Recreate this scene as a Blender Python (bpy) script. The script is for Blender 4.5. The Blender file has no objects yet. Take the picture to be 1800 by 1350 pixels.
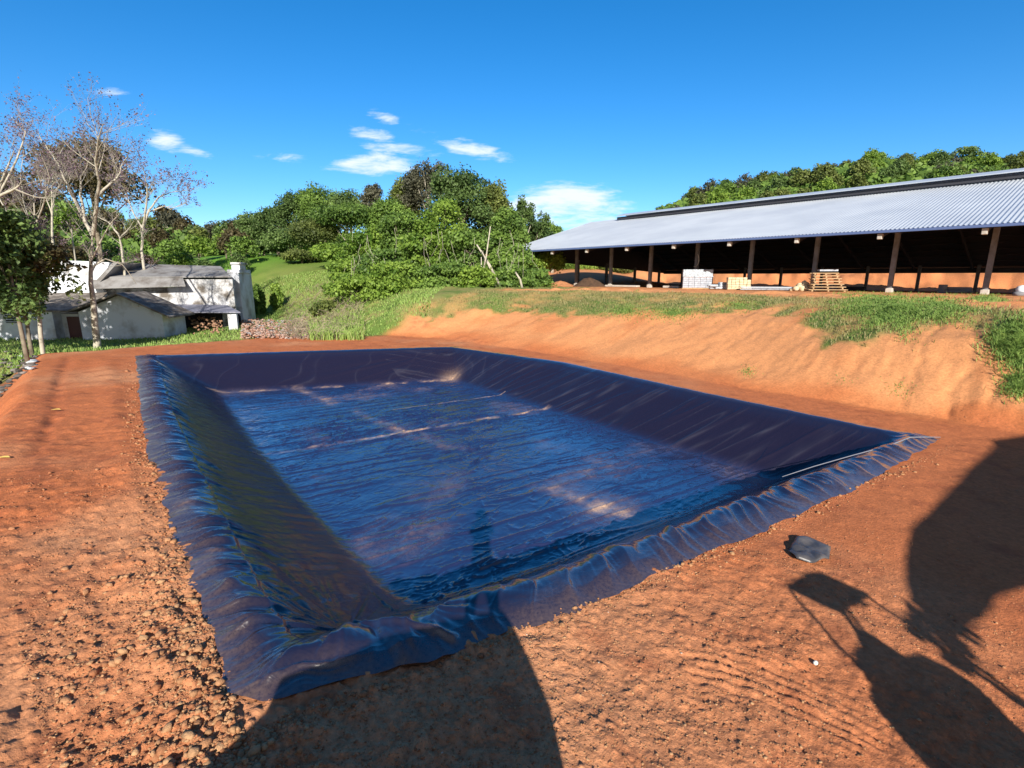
import bpy, math, random
import numpy as np
from mathutils import Vector
# ------------------------------------------------------------------ camera, sky, sun, exposure
SC = bpy.context.scene
COL = SC.collection
FPX = 880.0; TH = math.atan(190/880.0); CH = 4.0
cam = bpy.data.cameras.new('camera'); co = bpy.data.objects.new('camera', cam); COL.objects.link(co)
cam.sensor_width = 36; cam.lens = 36*FPX/1800; cam.clip_start = 0.1; cam.clip_end = 3000
co.location = (0, 0, CH); co.rotation_euler = (math.pi/2-TH, 0, 0)
SC.camera = co
SUN_E = 26.0; SUN_A = math.radians(-3.8)          # light travels towards +Y, a little to -X
w = bpy.data.worlds.new('World'); SC.world = w; w.use_nodes = True
SC.view_settings.view_transform = 'Standard'; SC.view_settings.look = 'None'
SC.view_settings.exposure = 0.58; SC.view_settings.gamma = 1
sl = bpy.data.lights.new('sun', 'SUN'); so = bpy.data.objects.new('sun', sl); COL.objects.link(so)
sl.energy = 5.0; sl.angle = math.radians(0.5); sl.color = (1, .93, .82)
sdir = Vector((math.sin(SUN_A)*math.cos(math.radians(SUN_E)), math.cos(SUN_A)*math.cos(math.radians(SUN_E)), -math.sin(math.radians(SUN_E))))
so.rotation_euler = sdir.to_track_quat('-Z', 'Y').to_euler(); so.location = (0, -30, 30)

C_, S_ = math.cos(TH), math.sin(TH)
def ray(x, y):
    u = (x-900)/FPX; v = (675-y)/FPX
    return u, C_+v*S_, -S_+v*C_
def on_z(x, y, z=0.0):
    d = ray(x, y); k = (z-CH)/d[2]
    return d[0]*k, d[1]*k
def on_y(x, y, Y):
    d = ray(x, y); k = Y/d[1]
    return Vector((d[0]*k, Y, CH+d[2]*k))
def proj(p):
    z = p[2]-CH; d = p[1]*C_-z*S_; v = p[1]*S_+z*C_
    return 900+FPX*p[0]/d, 675-FPX*v/d

def world():
    nt = w.node_tree; nt.nodes.clear(); N = nt.nodes; L = nt.links
    def M(op, a, b=None, c=None, clamp=False):
        n = N.new('ShaderNodeMath'); n.operation = op; n.use_clamp = clamp
        for i, q in enumerate((a, b, c)):
            if q is None: continue
            if isinstance(q, (int, float)): n.inputs[i].default_value = q
            else: L.new(q, n.inputs[i])
        return n.outputs[0]
    sky = N.new('ShaderNodeTexSky'); sky.sky_type = 'NISHITA'; sky.sun_disc = False
    sky.sun_elevation = math.radians(SUN_E); sky.sun_rotation = math.pi+SUN_A
    sky.air_density = 1.0; sky.dust_density = 0.15; sky.ozone_density = 2.2; sky.altitude = 700
    hs = N.new('ShaderNodeHueSaturation'); hs.inputs['Saturation'].default_value = 1.24; hs.inputs['Hue'].default_value = 0.490
    hs.inputs['Value'].default_value = 1.0
    gr = N.new('ShaderNodeMix'); gr.data_type = 'RGBA'; gr.blend_type = 'MULTIPLY'; gr.inputs['Factor'].default_value = 1; gr.inputs['B'].default_value = (.95, 1.06, 1.38, 1)
    L.new(sky.outputs[0], gr.inputs['A']); L.new(gr.outputs['Result'], hs.inputs['Color'])
    tc = N.new('ShaderNodeTexCoord'); sep = N.new('ShaderNodeSeparateXYZ'); L.new(tc.outputs['Generated'], sep.inputs[0])
    # the half of the sky around the low sun is paler and warmer than the deep blue opposite it
    dt = N.new('ShaderNodeVectorMath'); dt.operation = 'DOT_PRODUCT'; L.new(tc.outputs['Generated'], dt.inputs[0]); dt.inputs[1].default_value = tuple(-sdir)
    sm = N.new('ShaderNodeMapRange'); sm.interpolation_type = 'SMOOTHSTEP'; sm.inputs['From Min'].default_value = .05; sm.inputs['From Max'].default_value = .8; L.new(dt.outputs['Value'], sm.inputs['Value'])
    wm = N.new('ShaderNodeMix'); wm.data_type = 'RGBA'; wm.blend_type = 'MULTIPLY'; wm.inputs['Factor'].default_value = 1; wm.inputs['B'].default_value = (.86, .66, .54, 1); L.new(sky.outputs[0], wm.inputs['A'])
    sk2 = N.new('ShaderNodeMix'); sk2.data_type = 'RGBA'; L.new(sm.outputs[0], sk2.inputs['Factor']); L.new(hs.outputs[0], sk2.inputs['A']); L.new(wm.outputs['Result'], sk2.inputs['B'])
    y = M('MAXIMUM', sep.outputs[1], 0.02)
    u = M('DIVIDE', sep.outputs[0], y); v = M('DIVIDE', sep.outputs[2], y)
    cb = N.new('ShaderNodeCombineXYZ'); L.new(u, cb.inputs[0]); L.new(M('MULTIPLY', v, 4.2), cb.inputs[1])
    nz = N.new('ShaderNodeTexNoise'); nz.inputs['Scale'].default_value = 14; nz.inputs['Detail'].default_value = 7; nz.inputs['Roughness'].default_value = .62
    nz.inputs['Distortion'].default_value = .35
    L.new(cb.outputs[0], nz.inputs['Vector'])
    nf = N.new('ShaderNodeTexNoise'); nf.inputs['Scale'].default_value = 60; nf.inputs['Detail'].default_value = 4
    L.new(cb.outputs[0], nf.inputs['Vector'])
    tot = None
    # centre px, half width, half height, tilt (right side down +), strength
    for cx, cy, a, b, tl, st in [(190, 164, 58, 13, 0.03, .8), (290, 248, 48, 22, .2, 1.15), (335, 264, 48, 15, .25, .95),
                                 (672, 207, 36, 16, .25, .95), (655, 238, 58, 17, .15, 1.0), (700, 260, 100, 18, .16, .95),
                                 (830, 262, 88, 19, .2, 1.05), (660, 288, 105, 25, -.03, 1.25), (490, 276, 75, 13, .15, .62),
                                 (735, 232, 70, 20, .45, .35), (1000, 352, 108, 38, 0, 1.5), (930, 365, 80, 34, -.1, 1.2), (1070, 362, 60, 26, .1, .9), (1000, 385, 130, 26, 0, 1.1)]:
        q = on_y(cx, cy, 1.0); cu, cv = q[0], q[2]-CH
        k = 1/FPX*1.03
        du = M('SUBTRACT', u, cu); dv = M('SUBTRACT', v, cv)
        # rotate
        r1 = M('SUBTRACT', M('MULTIPLY', du, math.cos(tl)), M('MULTIPLY', dv, math.sin(tl)))
        r2 = M('ADD', M('MULTIPLY', du, math.sin(tl)), M('MULTIPLY', dv, math.cos(tl)))
        e = M('ADD', M('POWER', M('ABSOLUTE', M('DIVIDE', r1, a*k)), 2.0), M('POWER', M('ABSOLUTE', M('DIVIDE', r2, b*k)), 2.0))
        m = M('MULTIPLY', M('SUBTRACT', 1.0, e, clamp=True), st)
        tot = m if tot is None else M('MAXIMUM', tot, m)
    nn = M('ADD', M('MULTIPLY', nz.outputs[0], 3.2), M('MULTIPLY', nf.outputs[0], .6))
    cl = M('SUBTRACT', M('ADD', M('MULTIPLY', tot, 1.4), nn), 2.52)
    mr = N.new('ShaderNodeMapRange'); mr.interpolation_type = 'SMOOTHSTEP'
    mr.inputs['From Min'].default_value = 0.0; mr.inputs['From Max'].default_value = 1.5
    L.new(cl, mr.inputs['Value'])
    fac = M('MULTIPLY', mr.outputs[0], M('MULTIPLY', tot, 2.4, clamp=True), clamp=True)
    mx = N.new('ShaderNodeMix'); mx.data_type = 'RGBA'
    L.new(fac, mx.inputs['Factor']); L.new(sk2.outputs['Result'], mx.inputs['A']); mx.inputs['B'].default_value = (7.6, 8.4, 9.2, 1)
    bg = N.new('ShaderNodeBackground'); bg.inputs['Strength'].default_value = 0.084
    L.new(mx.outputs['Result'], bg.inputs['Color'])
    out = N.new('ShaderNodeOutputWorld'); L.new(bg.outputs[0], out.inputs[0])
world()

rng = np.random.default_rng(11); R = random.Random(5)
# ------------------------------------------------------------------ helpers
def hash2(ix, iy, seed):
    h = (ix.astype(np.int64)*374761393 + iy.astype(np.int64)*668265263 + seed*1274126177) & 0xffffffff
    h = ((h ^ (h >> 13))*1274126177) & 0xffffffff
    return ((h ^ (h >> 16)) & 0xffff)/65535.0
def vn(x, y, seed=0):
    x = np.asarray(x, float); y = np.asarray(y, float)
    ix = np.floor(x); iy = np.floor(y); fx = x-ix; fy = y-iy
    fx = fx*fx*(3-2*fx); fy = fy*fy*(3-2*fy)
    a = hash2(ix, iy, seed); b = hash2(ix+1, iy, seed); c = hash2(ix, iy+1, seed); d = hash2(ix+1, iy+1, seed)
    return (a+(b-a)*fx)*(1-fy)+(c+(d-c)*fx)*fy
def fbm(x, y, seed=0, o=4, g=.5):
    s = 0; a = 1; t = 0; x = np.asarray(x, float); y = np.asarray(y, float)
    for i in range(o):
        s = s+a*(vn(x, y, seed+i*17)-.5); t += a; a *= g; x = x*2.03+3.1; y = y*2.03+1.7
    return s/t*2
def sst(x, a, b):
    t = np.clip((x-a)/(b-a), 0, 1); return t*t*(3-2*t)
def tagit(o, label=None, cat=None, group=None, kind=None):
    if label: o['label'] = label
    if cat: o['category'] = cat
    if group: o['group'] = group
    if kind: o['kind'] = kind
    return o
def npmesh(name, V, F, m, parent=None, smooth=False, attrs=None):
    V = np.asarray(V, np.float32); me = bpy.data.meshes.new(name)
    F = np.asarray(F, np.int32); k = F.shape[1]
    me.vertices.add(len(V)); me.vertices.foreach_set('co', V.ravel())
    me.loops.add(F.size); me.loops.foreach_set('vertex_index', F.ravel())
    me.polygons.add(len(F)); me.polygons.foreach_set('loop_start', np.arange(0, F.size, k, dtype=np.int32))
    me.polygons.foreach_set('loop_total', np.full(len(F), k, np.int32))
    if smooth: me.polygons.foreach_set('use_smooth', np.ones(len(F), bool))
    me.update(calc_edges=True)
    for an, dom, arr in (attrs or []):
        arr = np.asarray(arr, np.float32)
        if arr.ndim == 2:
            a = me.attributes.new(an, 'FLOAT_COLOR', dom); c = np.ones((len(arr), 4), np.float32); c[:, :3] = arr; a.data.foreach_set('color', c.ravel())
        else:
            a = me.attributes.new(an, 'FLOAT', dom); a.data.foreach_set('value', arr)
    if m: me.materials.append(m)
    o = bpy.data.objects.new(name, me); COL.objects.link(o)
    if parent: o.parent = parent
    return o
def empty(name, loc, label, cat, group=None, rz=0):
    o = bpy.data.objects.new(name, None); COL.objects.link(o); o.location = loc; o.rotation_euler.z = rz
    o.empty_display_size = .3
    return tagit(o, label, cat, group)
class MB:
    def __init__(s): s.v = []; s.f = []
    def poly(s, pts, faces):
        b = len(s.v); s.v += [tuple(p) for p in pts]; s.f += [tuple(b+i for i in f) for f in faces]; return s
    def box(s, c, d, rz=0, bev=0, axis=None):
        hx, hy, hz = d[0]/2, d[1]/2, d[2]/2
        P = []
        for z in (-hz, hz):
            for x, y in ((-hx, -hy), (hx, -hy), (hx, hy), (-hx, hy)):
                q = Vector((x, y, z))
                if axis is not None: q = axis @ q
                elif rz: q = Vector((x*math.cos(rz)-y*math.sin(rz), x*math.sin(rz)+y*math.cos(rz), z))
                P.append((c[0]+q[0], c[1]+q[1], c[2]+q[2]))
        return s.poly(P, [(3, 2, 1, 0), (4, 5, 6, 7), (0, 1, 5, 4), (1, 2, 6, 5), (2, 3, 7, 6), (3, 0, 4, 7)])
    def beam(s, a, b, wd, ht, up=(0, 0, 1)):
        a = Vector(a); b = Vector(b); d = (b-a); L = d.length; d.normalize(); sx = d.cross(Vector(up)).normalized(); uz = sx.cross(d).normalized()
        P = [a+sx*i*wd/2+uz*j*ht/2 for i, j in ((-1, -1), (1, -1), (1, 1), (-1, 1))]
        P += [p+d*L for p in P]
        return s.poly(P, [(0, 1, 2, 3), (7, 6, 5, 4), (0, 4, 5, 1), (1, 5, 6, 2), (2, 6, 7, 3), (3, 7, 4, 0)])
    def tube(s, pts, rad, n=8, cap=True):
        pts = [Vector(p) for p in pts]; b = len(s.v)
        if isinstance(rad, (int, float)): rad = [rad]*len(pts)
        for i, p in enumerate(pts):
            d = (pts[min(i+1, len(pts)-1)]-pts[max(i-1, 0)])
            if d.length < 1e-6: d = Vector((0, 0, 1))
            d.normalize(); a = d.cross(Vector((.13, .97, .21))).normalized(); c = d.cross(a)
            for k in range(n):
                t = 2*math.pi*k/n; s.v.append(tuple(p+(a*math.cos(t)+c*math.sin(t))*rad[i]))
        for i in range(len(pts)-1):
            for k in range(n):
                s.f.append((b+i*n+k, b+i*n+(k+1) % n, b+(i+1)*n+(k+1) % n, b+(i+1)*n+k))
        if cap:
            s.f.append(tuple(b+k for k in range(n-1, -1, -1))); e = b+(len(pts)-1)*n; s.f.append(tuple(e+k for k in range(n)))
        return s
    def ext(s, outline, off):      # closed outline of 3D points, extruded by off
        n = len(outline); off = Vector(off); P = [Vector(p) for p in outline]; P += [p+off for p in P]
        return s.poly(P, [tuple(range(n-1, -1, -1)), tuple(range(n, 2*n))]+[(i, (i+1) % n, n+(i+1) % n, n+i) for i in range(n)])
    def build(s, name, m, parent=None, smooth=False, bevel=0, loc=None):
        me = bpy.data.meshes.new(name); v = s.v
        if loc is not None: v = [(a-loc[0], b-loc[1], c-loc[2]) for a, b, c in v]
        me.from_pydata(v, [], s.f); me.update()
        import bmesh
        bm = bmesh.new(); bm.from_mesh(me); bmesh.ops.recalc_face_normals(bm, faces=bm.faces); bm.to_mesh(me); bm.free()
        if smooth:
            for p in me.polygons: p.use_smooth = True
        if m: me.materials.append(m)
        o = bpy.data.objects.new(name, me); COL.objects.link(o)
        if loc is not None and parent is None: o.location = loc
        if parent: o.parent = parent
        if bevel:
            md = o.modifiers.new('bevel', 'BEVEL'); md.width = bevel; md.segments = 2; md.limit_method = 'ANGLE'
        return o

def mat(name, col, rough=.8, metal=0, spec=.5, noise=None, bump=None, attr=None, trans=0, col2=None, coat=0):
    m = bpy.data.materials.new(name); m.use_nodes = True; nt = m.node_tree; N = nt.nodes; L = nt.links
    b = N['Principled BSDF']; b.inputs['Roughness'].default_value = rough; b.inputs['Metallic'].default_value = metal
    b.inputs['Specular IOR Level'].default_value = spec; b.inputs['Coat Weight'].default_value = coat
    b.inputs['Base Color'].default_value = (*col, 1)
    tc = N.new('ShaderNodeTexCoord')
    if noise:       # (scale, detail, col2, lo, hi)
        n = N.new('ShaderNodeTexNoise'); n.inputs['Scale'].default_value = noise[0]; n.inputs['Detail'].default_value = noise[1]; n.inputs['Roughness'].default_value = .6
        L.new(tc.outputs['Object'], n.inputs['Vector'])
        r = N.new('ShaderNodeMapRange'); r.inputs['From Min'].default_value = noise[3]; r.inputs['From Max'].default_value = noise[4]
        L.new(n.outputs[0], r.inputs['Value'])
        x = N.new('ShaderNodeMix'); x.data_type = 'RGBA'; x.inputs['A'].default_value = (*col, 1); x.inputs['B'].default_value = (*noise[2], 1)
        L.new(r.outputs[0], x.inputs['Factor']); L.new(x.outputs['Result'], b.inputs['Base Color'])
    if bump:        # (scale, strength, distance)
        n = N.new('ShaderNodeTexNoise'); n.inputs['Scale'].default_value = bump[0]; n.inputs['Detail'].default_value = 5
        L.new(tc.outputs['Object'], n.inputs['Vector'])
        bp = N.new('ShaderNodeBump'); bp.inputs['Strength'].default_value = bump[1]; bp.inputs['Distance'].default_value = bump[2]
        L.new(n.outputs[0], bp.inputs['Height']); L.new(bp.outputs[0], b.inputs['Normal'])
    return m
def leafmat(name, dark, light, third=None, trans=.35, rough=.55):
    m = bpy.data.materials.new(name); m.use_nodes = True; nt = m.node_tree; N = nt.nodes; L = nt.links
    b = N['Principled BSDF']; b.inputs['Roughness'].default_value = rough; b.inputs['Specular IOR Level'].default_value = .35
    a = N.new('ShaderNodeAttribute'); a.attribute_name = 'tint'
    cr = N.new('ShaderNodeValToRGB'); cr.color_ramp.elements[0].color = (*dark, 1); cr.color_ramp.elements[1].color = (*light, 1)
    if third: e = cr.color_ramp.elements.new(.93); e.color = (*light, 1); cr.color_ramp.elements[2].color = (*third, 1)
    L.new(a.outputs['Fac'], cr.inputs[0]); L.new(cr.outputs[0], b.inputs['Base Color'])
    t = N.new('ShaderNodeBsdfTranslucent'); L.new(cr.outputs[0], t.inputs[0])
    mx = N.new('ShaderNodeMixShader'); mx.inputs[0].default_value = trans
    L.new(b.outputs[0], mx.inputs[1]); L.new(t.outputs[0], mx.inputs[2]); L.new(mx.outputs[0], N['Material Output'].inputs[0])
    return m
M_ = {}
M_['dark'] = leafmat('foliage dark', (.04, .085, .024), (.20, .30, .085))
M_['olive'] = leafmat('foliage olive', (.06, .09, .022), (.26, .31, .08))
M_['mid'] = leafmat('foliage mid', (.055, .115, .025), (.27, .42, .08))
M_['bright'] = leafmat('foliage bright', (.08, .17, .02), (.34, .48, .08))
M_['grey'] = leafmat('foliage grey', (.07, .075, .05), (.17, .17, .11))
M_['brown'] = leafmat('foliage brown', (.055, .045, .02), (.15, .125, .055))
M_['purple'] = leafmat('dry leaves', (.14, .09, .12), (.25, .17, .21), trans=.2)
M_['grass'] = leafmat('grass blades', (.17, .30, .07), (.40, .54, .14), (.50, .48, .24))
M_['drygrass'] = leafmat('dry grass blades', (.22, .21, .08), (.42, .37, .16), (.55, .44, .26))
M_['bark'] = mat('bark', (.13, .10, .07), .9, noise=(3, 5, (.28, .24, .18), .35, .65), bump=(12, .4, .03))
M_['palebark'] = mat('pale bark', (.47, .43, .35), .85, noise=(2.5, 5, (.17, .15, .11), .5, .68), bump=(9, .4, .02))
M_['white'] = mat('whitewash', (.66, .70, .77), .85, noise=(.7, 9, (.30, .28, .26), .47, .72), bump=(20, .2, .01))
M_['stained'] = mat('stained plaster', (.62, .63, .65), .9, noise=(1.1, 7, (.16, .14, .12), .45, .62), bump=(20, .25, .01))
M_['fibre'] = mat('fibre cement roof', (.27, .265, .265), .9, noise=(1.0, 8, (.13, .115, .105), .45, .68))
M_['oldroof'] = mat('old dark roof', (.12, .10, .085), .9, noise=(2.2, 8, (.34, .30, .26), .45, .68))
M_['black'] = mat('dark interior', (.02, .02, .022), .9)  # near black, paints the shade in openings; also used for dark timber
M_['galv'] = mat('galvanised sheet', (.60, .65, .72), .45, metal=.3, noise=(.22, 3, (.50, .55, .63), .35, .65))
M_['darksteel'] = mat('dark purlin', (.035, .035, .045), .7)
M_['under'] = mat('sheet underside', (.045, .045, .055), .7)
M_['post'] = mat('concrete post', (.22, .225, .25), .85, noise=(2, 5, (.14, .135, .145), .4, .7), bump=(15, .3, .01))
M_['concrete'] = mat('pale concrete', (.55, .52, .47), .85, noise=(3, 4, (.38, .33, .27), .45, .75))
M_['timber'] = mat('pale timber', (.52, .36, .2), .8, noise=(4, 4, (.36, .24, .13), .4, .7))
M_['block'] = mat('grey block', (.46, .50, .57), .85, noise=(6, 4, (.27, .29, .34), .4, .7))
M_['cream'] = mat('cream block', (.66, .56, .38), .85, noise=(6, 4, (.5, .38, .22), .4, .7))
M_['wrap'] = mat('plastic wrap', (.52, .58, .66), .35, noise=(7, 4, (.28, .31, .34), .4, .65), bump=(10, .6, .05))
M_['machine'] = mat('machine paint', (.55, .33, .03), .45)
M_['rubber'] = mat('rubber', (.03, .03, .03), .8)

# ------------------------------------------------------------------ terrain
def NT(X, Y): return .77*X+.64*Y, -.64*X+.77*Y
def XY(n, t): return .768*n-.638*t, .638*n+.768*t
def interp(x, xs, ys): return np.interp(x, xs, ys)
CL = lambda t: np.interp(t, [4, 8, 18, 30], [.95, 1.0, 1.25, 1.9])       # pit crests and floor edges
FL = lambda t: np.interp(t, [6, 11, 17, 27], [3.35, 3.35, 3.45, 4.1])
CR = lambda t: np.interp(t, [3, 8.5, 16, 24], [15.45, 15.9, 16.6, 15.4])
FR = lambda t: np.interp(t, [5, 9, 15, 22], [13.85, 13.9, 14.1, 14.3])
CN = lambda n: np.interp(n, [1, 3.3, 4.6, 6.8, 10.2, 15.3], [5.0, 4.5, 4.3, 3.95, 3.5, 2.8])
CF = lambda n: np.interp(n, [1.5, 2, 7.6, 15.3], [31.2, 31.0, 28.1, 24.1])
PITD = 1.5
def pitfrac(n, t):
    a = (n-CL(t))/(FL(t)-CL(t)); b = (CR(t)-n)/(CR(t)-FR(t)); c = (t-CN(n))/2.15; d = (CF(n)-t)/(CF(n)-(28.65-.45*n))
    k = 9.0
    m = -np.log(np.exp(-k*np.clip(a, -3, 3))+np.exp(-k*np.clip(b, -3, 3))+np.exp(-k*np.clip(c, -3, 3))+np.exp(-k*np.clip(d, -3, 3)))/k
    return m
def pitdepth(n, t):
    m = pitfrac(n, t)
    # soft crest and soft toe
    x = np.clip(m, -1, 2)
    s = np.where(x < .1, np.clip(x+.06, 0, None)**2/.32, x)
    s = np.where(x > .92, 1-np.clip(1.08-x, 0, None)**2/.32, s)
    return PITD*np.clip(s, 0, 1)
_ux = [-1.4, -1.02, -.95, -.9, -.74, -.65, -.57, -.53, -.4, -.2, 0, .08, .25, .29, .4, .65, 1.02, 1.5]
_uy = [ 24,   26,   23,  21,  13,  12,  9.5,   9,    9,  11, 12, 12, 17,  23,  29, 33,  35,  35]
def hill_t(u): return np.interp(u, _ux, _uy)
def toe(t): return np.interp(t, [0, 22, 28, 34, 60], [18.1, 18.2, 17.2, 14.2, 13.0])
def crest(t): return np.interp(t, [-10, 2, 6, 12, 26, 34, 60], [22.5, 23.2, 26.5, 29.8, 29.5, 23, 22])
def base_z(X, Y):
    n, t = NT(X, Y)
    wob = fbm(n*.35, t*.35, 3, 3)
    # cut slope rising to the barn terrace
    p = np.clip((n+wob*.5-toe(t))/(crest(t)-toe(t)), 0, 1)
    ris = np.interp(p, [0, .04, .5, .8, 1], [0, .05, .70, .93, 1.0])
    z = 2.85*ris
    z += sst(p, .02, .3)*(1-sst(p, .7, .95))*(fbm(t*1.1, n*.3, 8, 4)*.03)
    z -= sst(n, 45, 62)*.5                                                    # floor falls gently to the back row
    z += sst(n+wob, 76, 80)*2.2*sst(t, -45, -40)*(1-sst(t, 52, 66))+sst(n+wob, 79.5, 90)*1.2   # raw cut bank behind the barn
    # lower grass at the left of the bank and beyond it
    drop = (1-sst(n+wob*.3, -4.2, -2.2))*(1-sst(Y, 24, 30))
    z -= drop*1.5
    far = sst(t+.1*wob, 35.5, 38)*(1-sst(n, 8, 15))
    z -= far*.35*(1-sst(n, 0, 14))
    # field and hills
    yf = np.maximum(Y, .1); u = np.clip(X/np.maximum(Y, 1), -1.5, 1.5)
    z += sst(Y, 42, 92)*5.0*(1-sst(X, -9, 5))
    z += 3.0*sst(Y, 60, 100)*sst(X, -9, 5)*(1-sst(X, 12, 30))
    hb = np.clip(hill_t(u)-6, 0, None)
    g = np.where(X > 8, sst(n, 84, 104)*sst(Y, 72, 168), sst(Y, 78, 155))
    z += hb*g*(Y > 0)
    z += fbm(X*.7, Y*.7, 78, 4, .6)*.9*sst(n, 75, 78)*(1-sst(n, 83, 88))*(t < 60)
    z += sst(Y, 60, 120)*fbm(X*.03, Y*.03, 77, 3)*2.5
    return z
BARE = lambda X, Y: None
def masks(X, Y):
    n, t = NT(X, Y); wob = fbm(n*.5, t*.5, 31, 4); wob2 = fbm(n*1.6, t*1.6, 35, 4)
    p = (n+wob*1.0-toe(t))/(crest(t)-toe(t))
    # grass on the shoulder of the cut
    lo = np.interp(t, [-2, .8, 2.2, 3.4, 5, 7, 9, 13, 18, 22, 27, 31], [.05, .1, .5, .62, .3, .32, .62, .56, .48, .30, .40, .2])
    g1 = sst(p+wob2*.13, lo, lo+.12)*(1-sst(n+wob*1.2, crest(t)-.6, crest(t)+1.6))*(p < 1.6)
    g1 *= .62+.38*sst(wob+wob2*.8, -.5, .35)
    # soft grass beyond the far rim and left of the bank
    g2 = sst(t+wob*.9+.06*(n), 35.2, 36.4)*(1-sst(n, toe(t)+1, toe(t)+4))
    g3 = (1-sst(n+wob*.6, -6, -4.6))
    g4 = sst(t+wob*.8, 31.5, 33.5)*sst(n, 10, 12)*(1-sst(n, 36, 40))                       # knoll and forest floor
    g5 = sst(n+wob, 79.5, 81.5)+sst(t, 37, 42)*(1-sst(n, 36, 40))
    g = np.clip(np.maximum.reduce([g1, g2, g3, g4, g5]), 0, 1)
    pale = sst(p, .02, .12)
    return g, pale, p, wob, wob2
def tread(X, Y):     # curved tyre lug marks pressed in the soft soil
    z = np.zeros_like(X)
    for (px, py, rr, wd, a0, a1, sp) in [(1330, 1390, 1.25, .34, .2, 1.75, .105), (1560, 1190, 2.1, .30, 3.6, 5.0, .11)]:
        cx, cy = on_z(px, py); dx = X-cx; dy = Y-cy; r = np.hypot(dx, dy); a = np.arctan2(dy, dx) % (2*math.pi)
        m = np.exp(-((r-rr)/wd)**4)*sst(a, a0, a0+.15)*(1-sst(a, a1-.15, a1))
        z += m*(.4+.6*vn(X*4, Y*4, 9))*(-.010+.017*np.sin((r*1.0+.25*np.sin(a*2)+a*.18)/sp*2*math.pi*.9))
    return z
def ground_z(X, Y, fine=True):
    n, t = NT(X, Y)
    z = base_z(X, Y)
    pf = pitfrac(n, t)
    z -= pitdepth(n, t)
    r = np.hypot(X, Y)
    z -= .10*sst(pf, -.05, .06)
    if fine:
        wx0 = X+.1*vn(X*3, Y*3, 39); wy0 = Y+.1*vn(X*3+7, Y*3, 40)
        out = 1-sst(pf, -.35, -.02)
        att = np.clip(12/np.maximum(r, 12), .25, 1)
        rough = (1-.35*sst(X, .3, 2))*.5+.7*sst(fbm(X*.35, Y*.35, 55, 3), -.3, .4)+.7*(1-sst(r, 5, 10))
        d = fbm(X*1.1, Y*1.1, 41, 3)*(.05-.015*sst(X, 0, 2))+(1-sst(X, -1, 1))*np.abs(fbm(wx0*4.2, wy0*4.2, 46, 3, .6))*.07+fbm(X*5, Y*5, 43, 4, .6)*.026*rough
        cl = 1-np.abs(fbm(X*9, Y*9, 47, 3, .6)); d += (cl**3-.5)*.008*rough
        wx = X+.06*fbm(X*6, Y*6, 48, 2); wy = Y+.06*fbm(X*6+9, Y*6, 50, 2); cl = vn(wx*15, wy*15, 49)*vn(wx*21+5, wy*26, 51); d += np.clip(cl-.35, 0, 1)*(.05-.025*sst(X, 0, 2))*rough
        cl = vn(wy*34, wx*34, 53)*vn(wx*41+5, wy*47, 54); d += np.clip(cl-.3, 0, 1)*.03*rough
        z += d*np.clip(out+.25*(pf < 0), 0, 1)*np.where(r > 60, 0, 1)*np.sqrt(att)
        # soil heaped along the liner's edge and wheel ruts on the left bank
        z += .05*np.exp(-((n-.15)/.35)**2)*(t > 2)*(t < 31)*(.4+vn(t*2, n*2, 61))
        z += -.10*np.exp(-((n+1.35+.2*fbm(t*.3, t*0, 9, 2))/.16)**2)*sst(t, 13, 18)*(1-sst(t, 32, 34))*vn(t*3, n*5, 5)*1.2
        z += tread(X, Y)*(r < 9)
        pp = (n-toe(t))/(crest(t)-toe(t))
        z += (fbm(n*2.2, t*2.2, 23, 4, .6)*.05*sst(pp, .03, .2)*(1-sst(pp, .9, 1.1))+fbm(n*1.2, t*5, 24, 3, .6)*.03*sst(pp, .1, .3)*(1-sst(pp, .8, 1)))*(.35+.35*(1-sst(t, 4, 9)))*(r < 60)
        z += fbm(t*7, n*.9, 25, 3, .6)*.03*sst(pp, .02, .15)*(1-sst(pp, .7, .9))*(t < 30)
        gl = np.exp(-((t-2.6+.25*fbm(n*.9, n*0, 15, 3)-.06*(n-18))/.13)**2)+.7*np.exp(-((t-4.0+.3*fbm(n*.9, n*0, 16, 3))/.1)**2)+.8*np.exp(-((t-1.9+.25*fbm(n*1.2, n*0, 18, 3))/.12)**2)
        z -= gl*.12*vn(n*5, t*6, 19)*sst(pp, 0, .1)*(1-sst(pp, .7, .9))
        z += (.16*np.clip(fbm(n*1.5, t*.9, 21, 4), -.2, 1)+.22*np.exp(-((n-crest(t)-2.2)/1.1)**2)*vn(t*1.3, n*1.6, 22))*sst(n, 23, 26)*(1-sst(n, 39, 41.5))*(p_on(n, t))
    return z
def p_on(n, t): return (t < 40)*1.0
def ground_at(x, y): return float(ground_z(np.array([x]), np.array([y]), False)[0])

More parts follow.
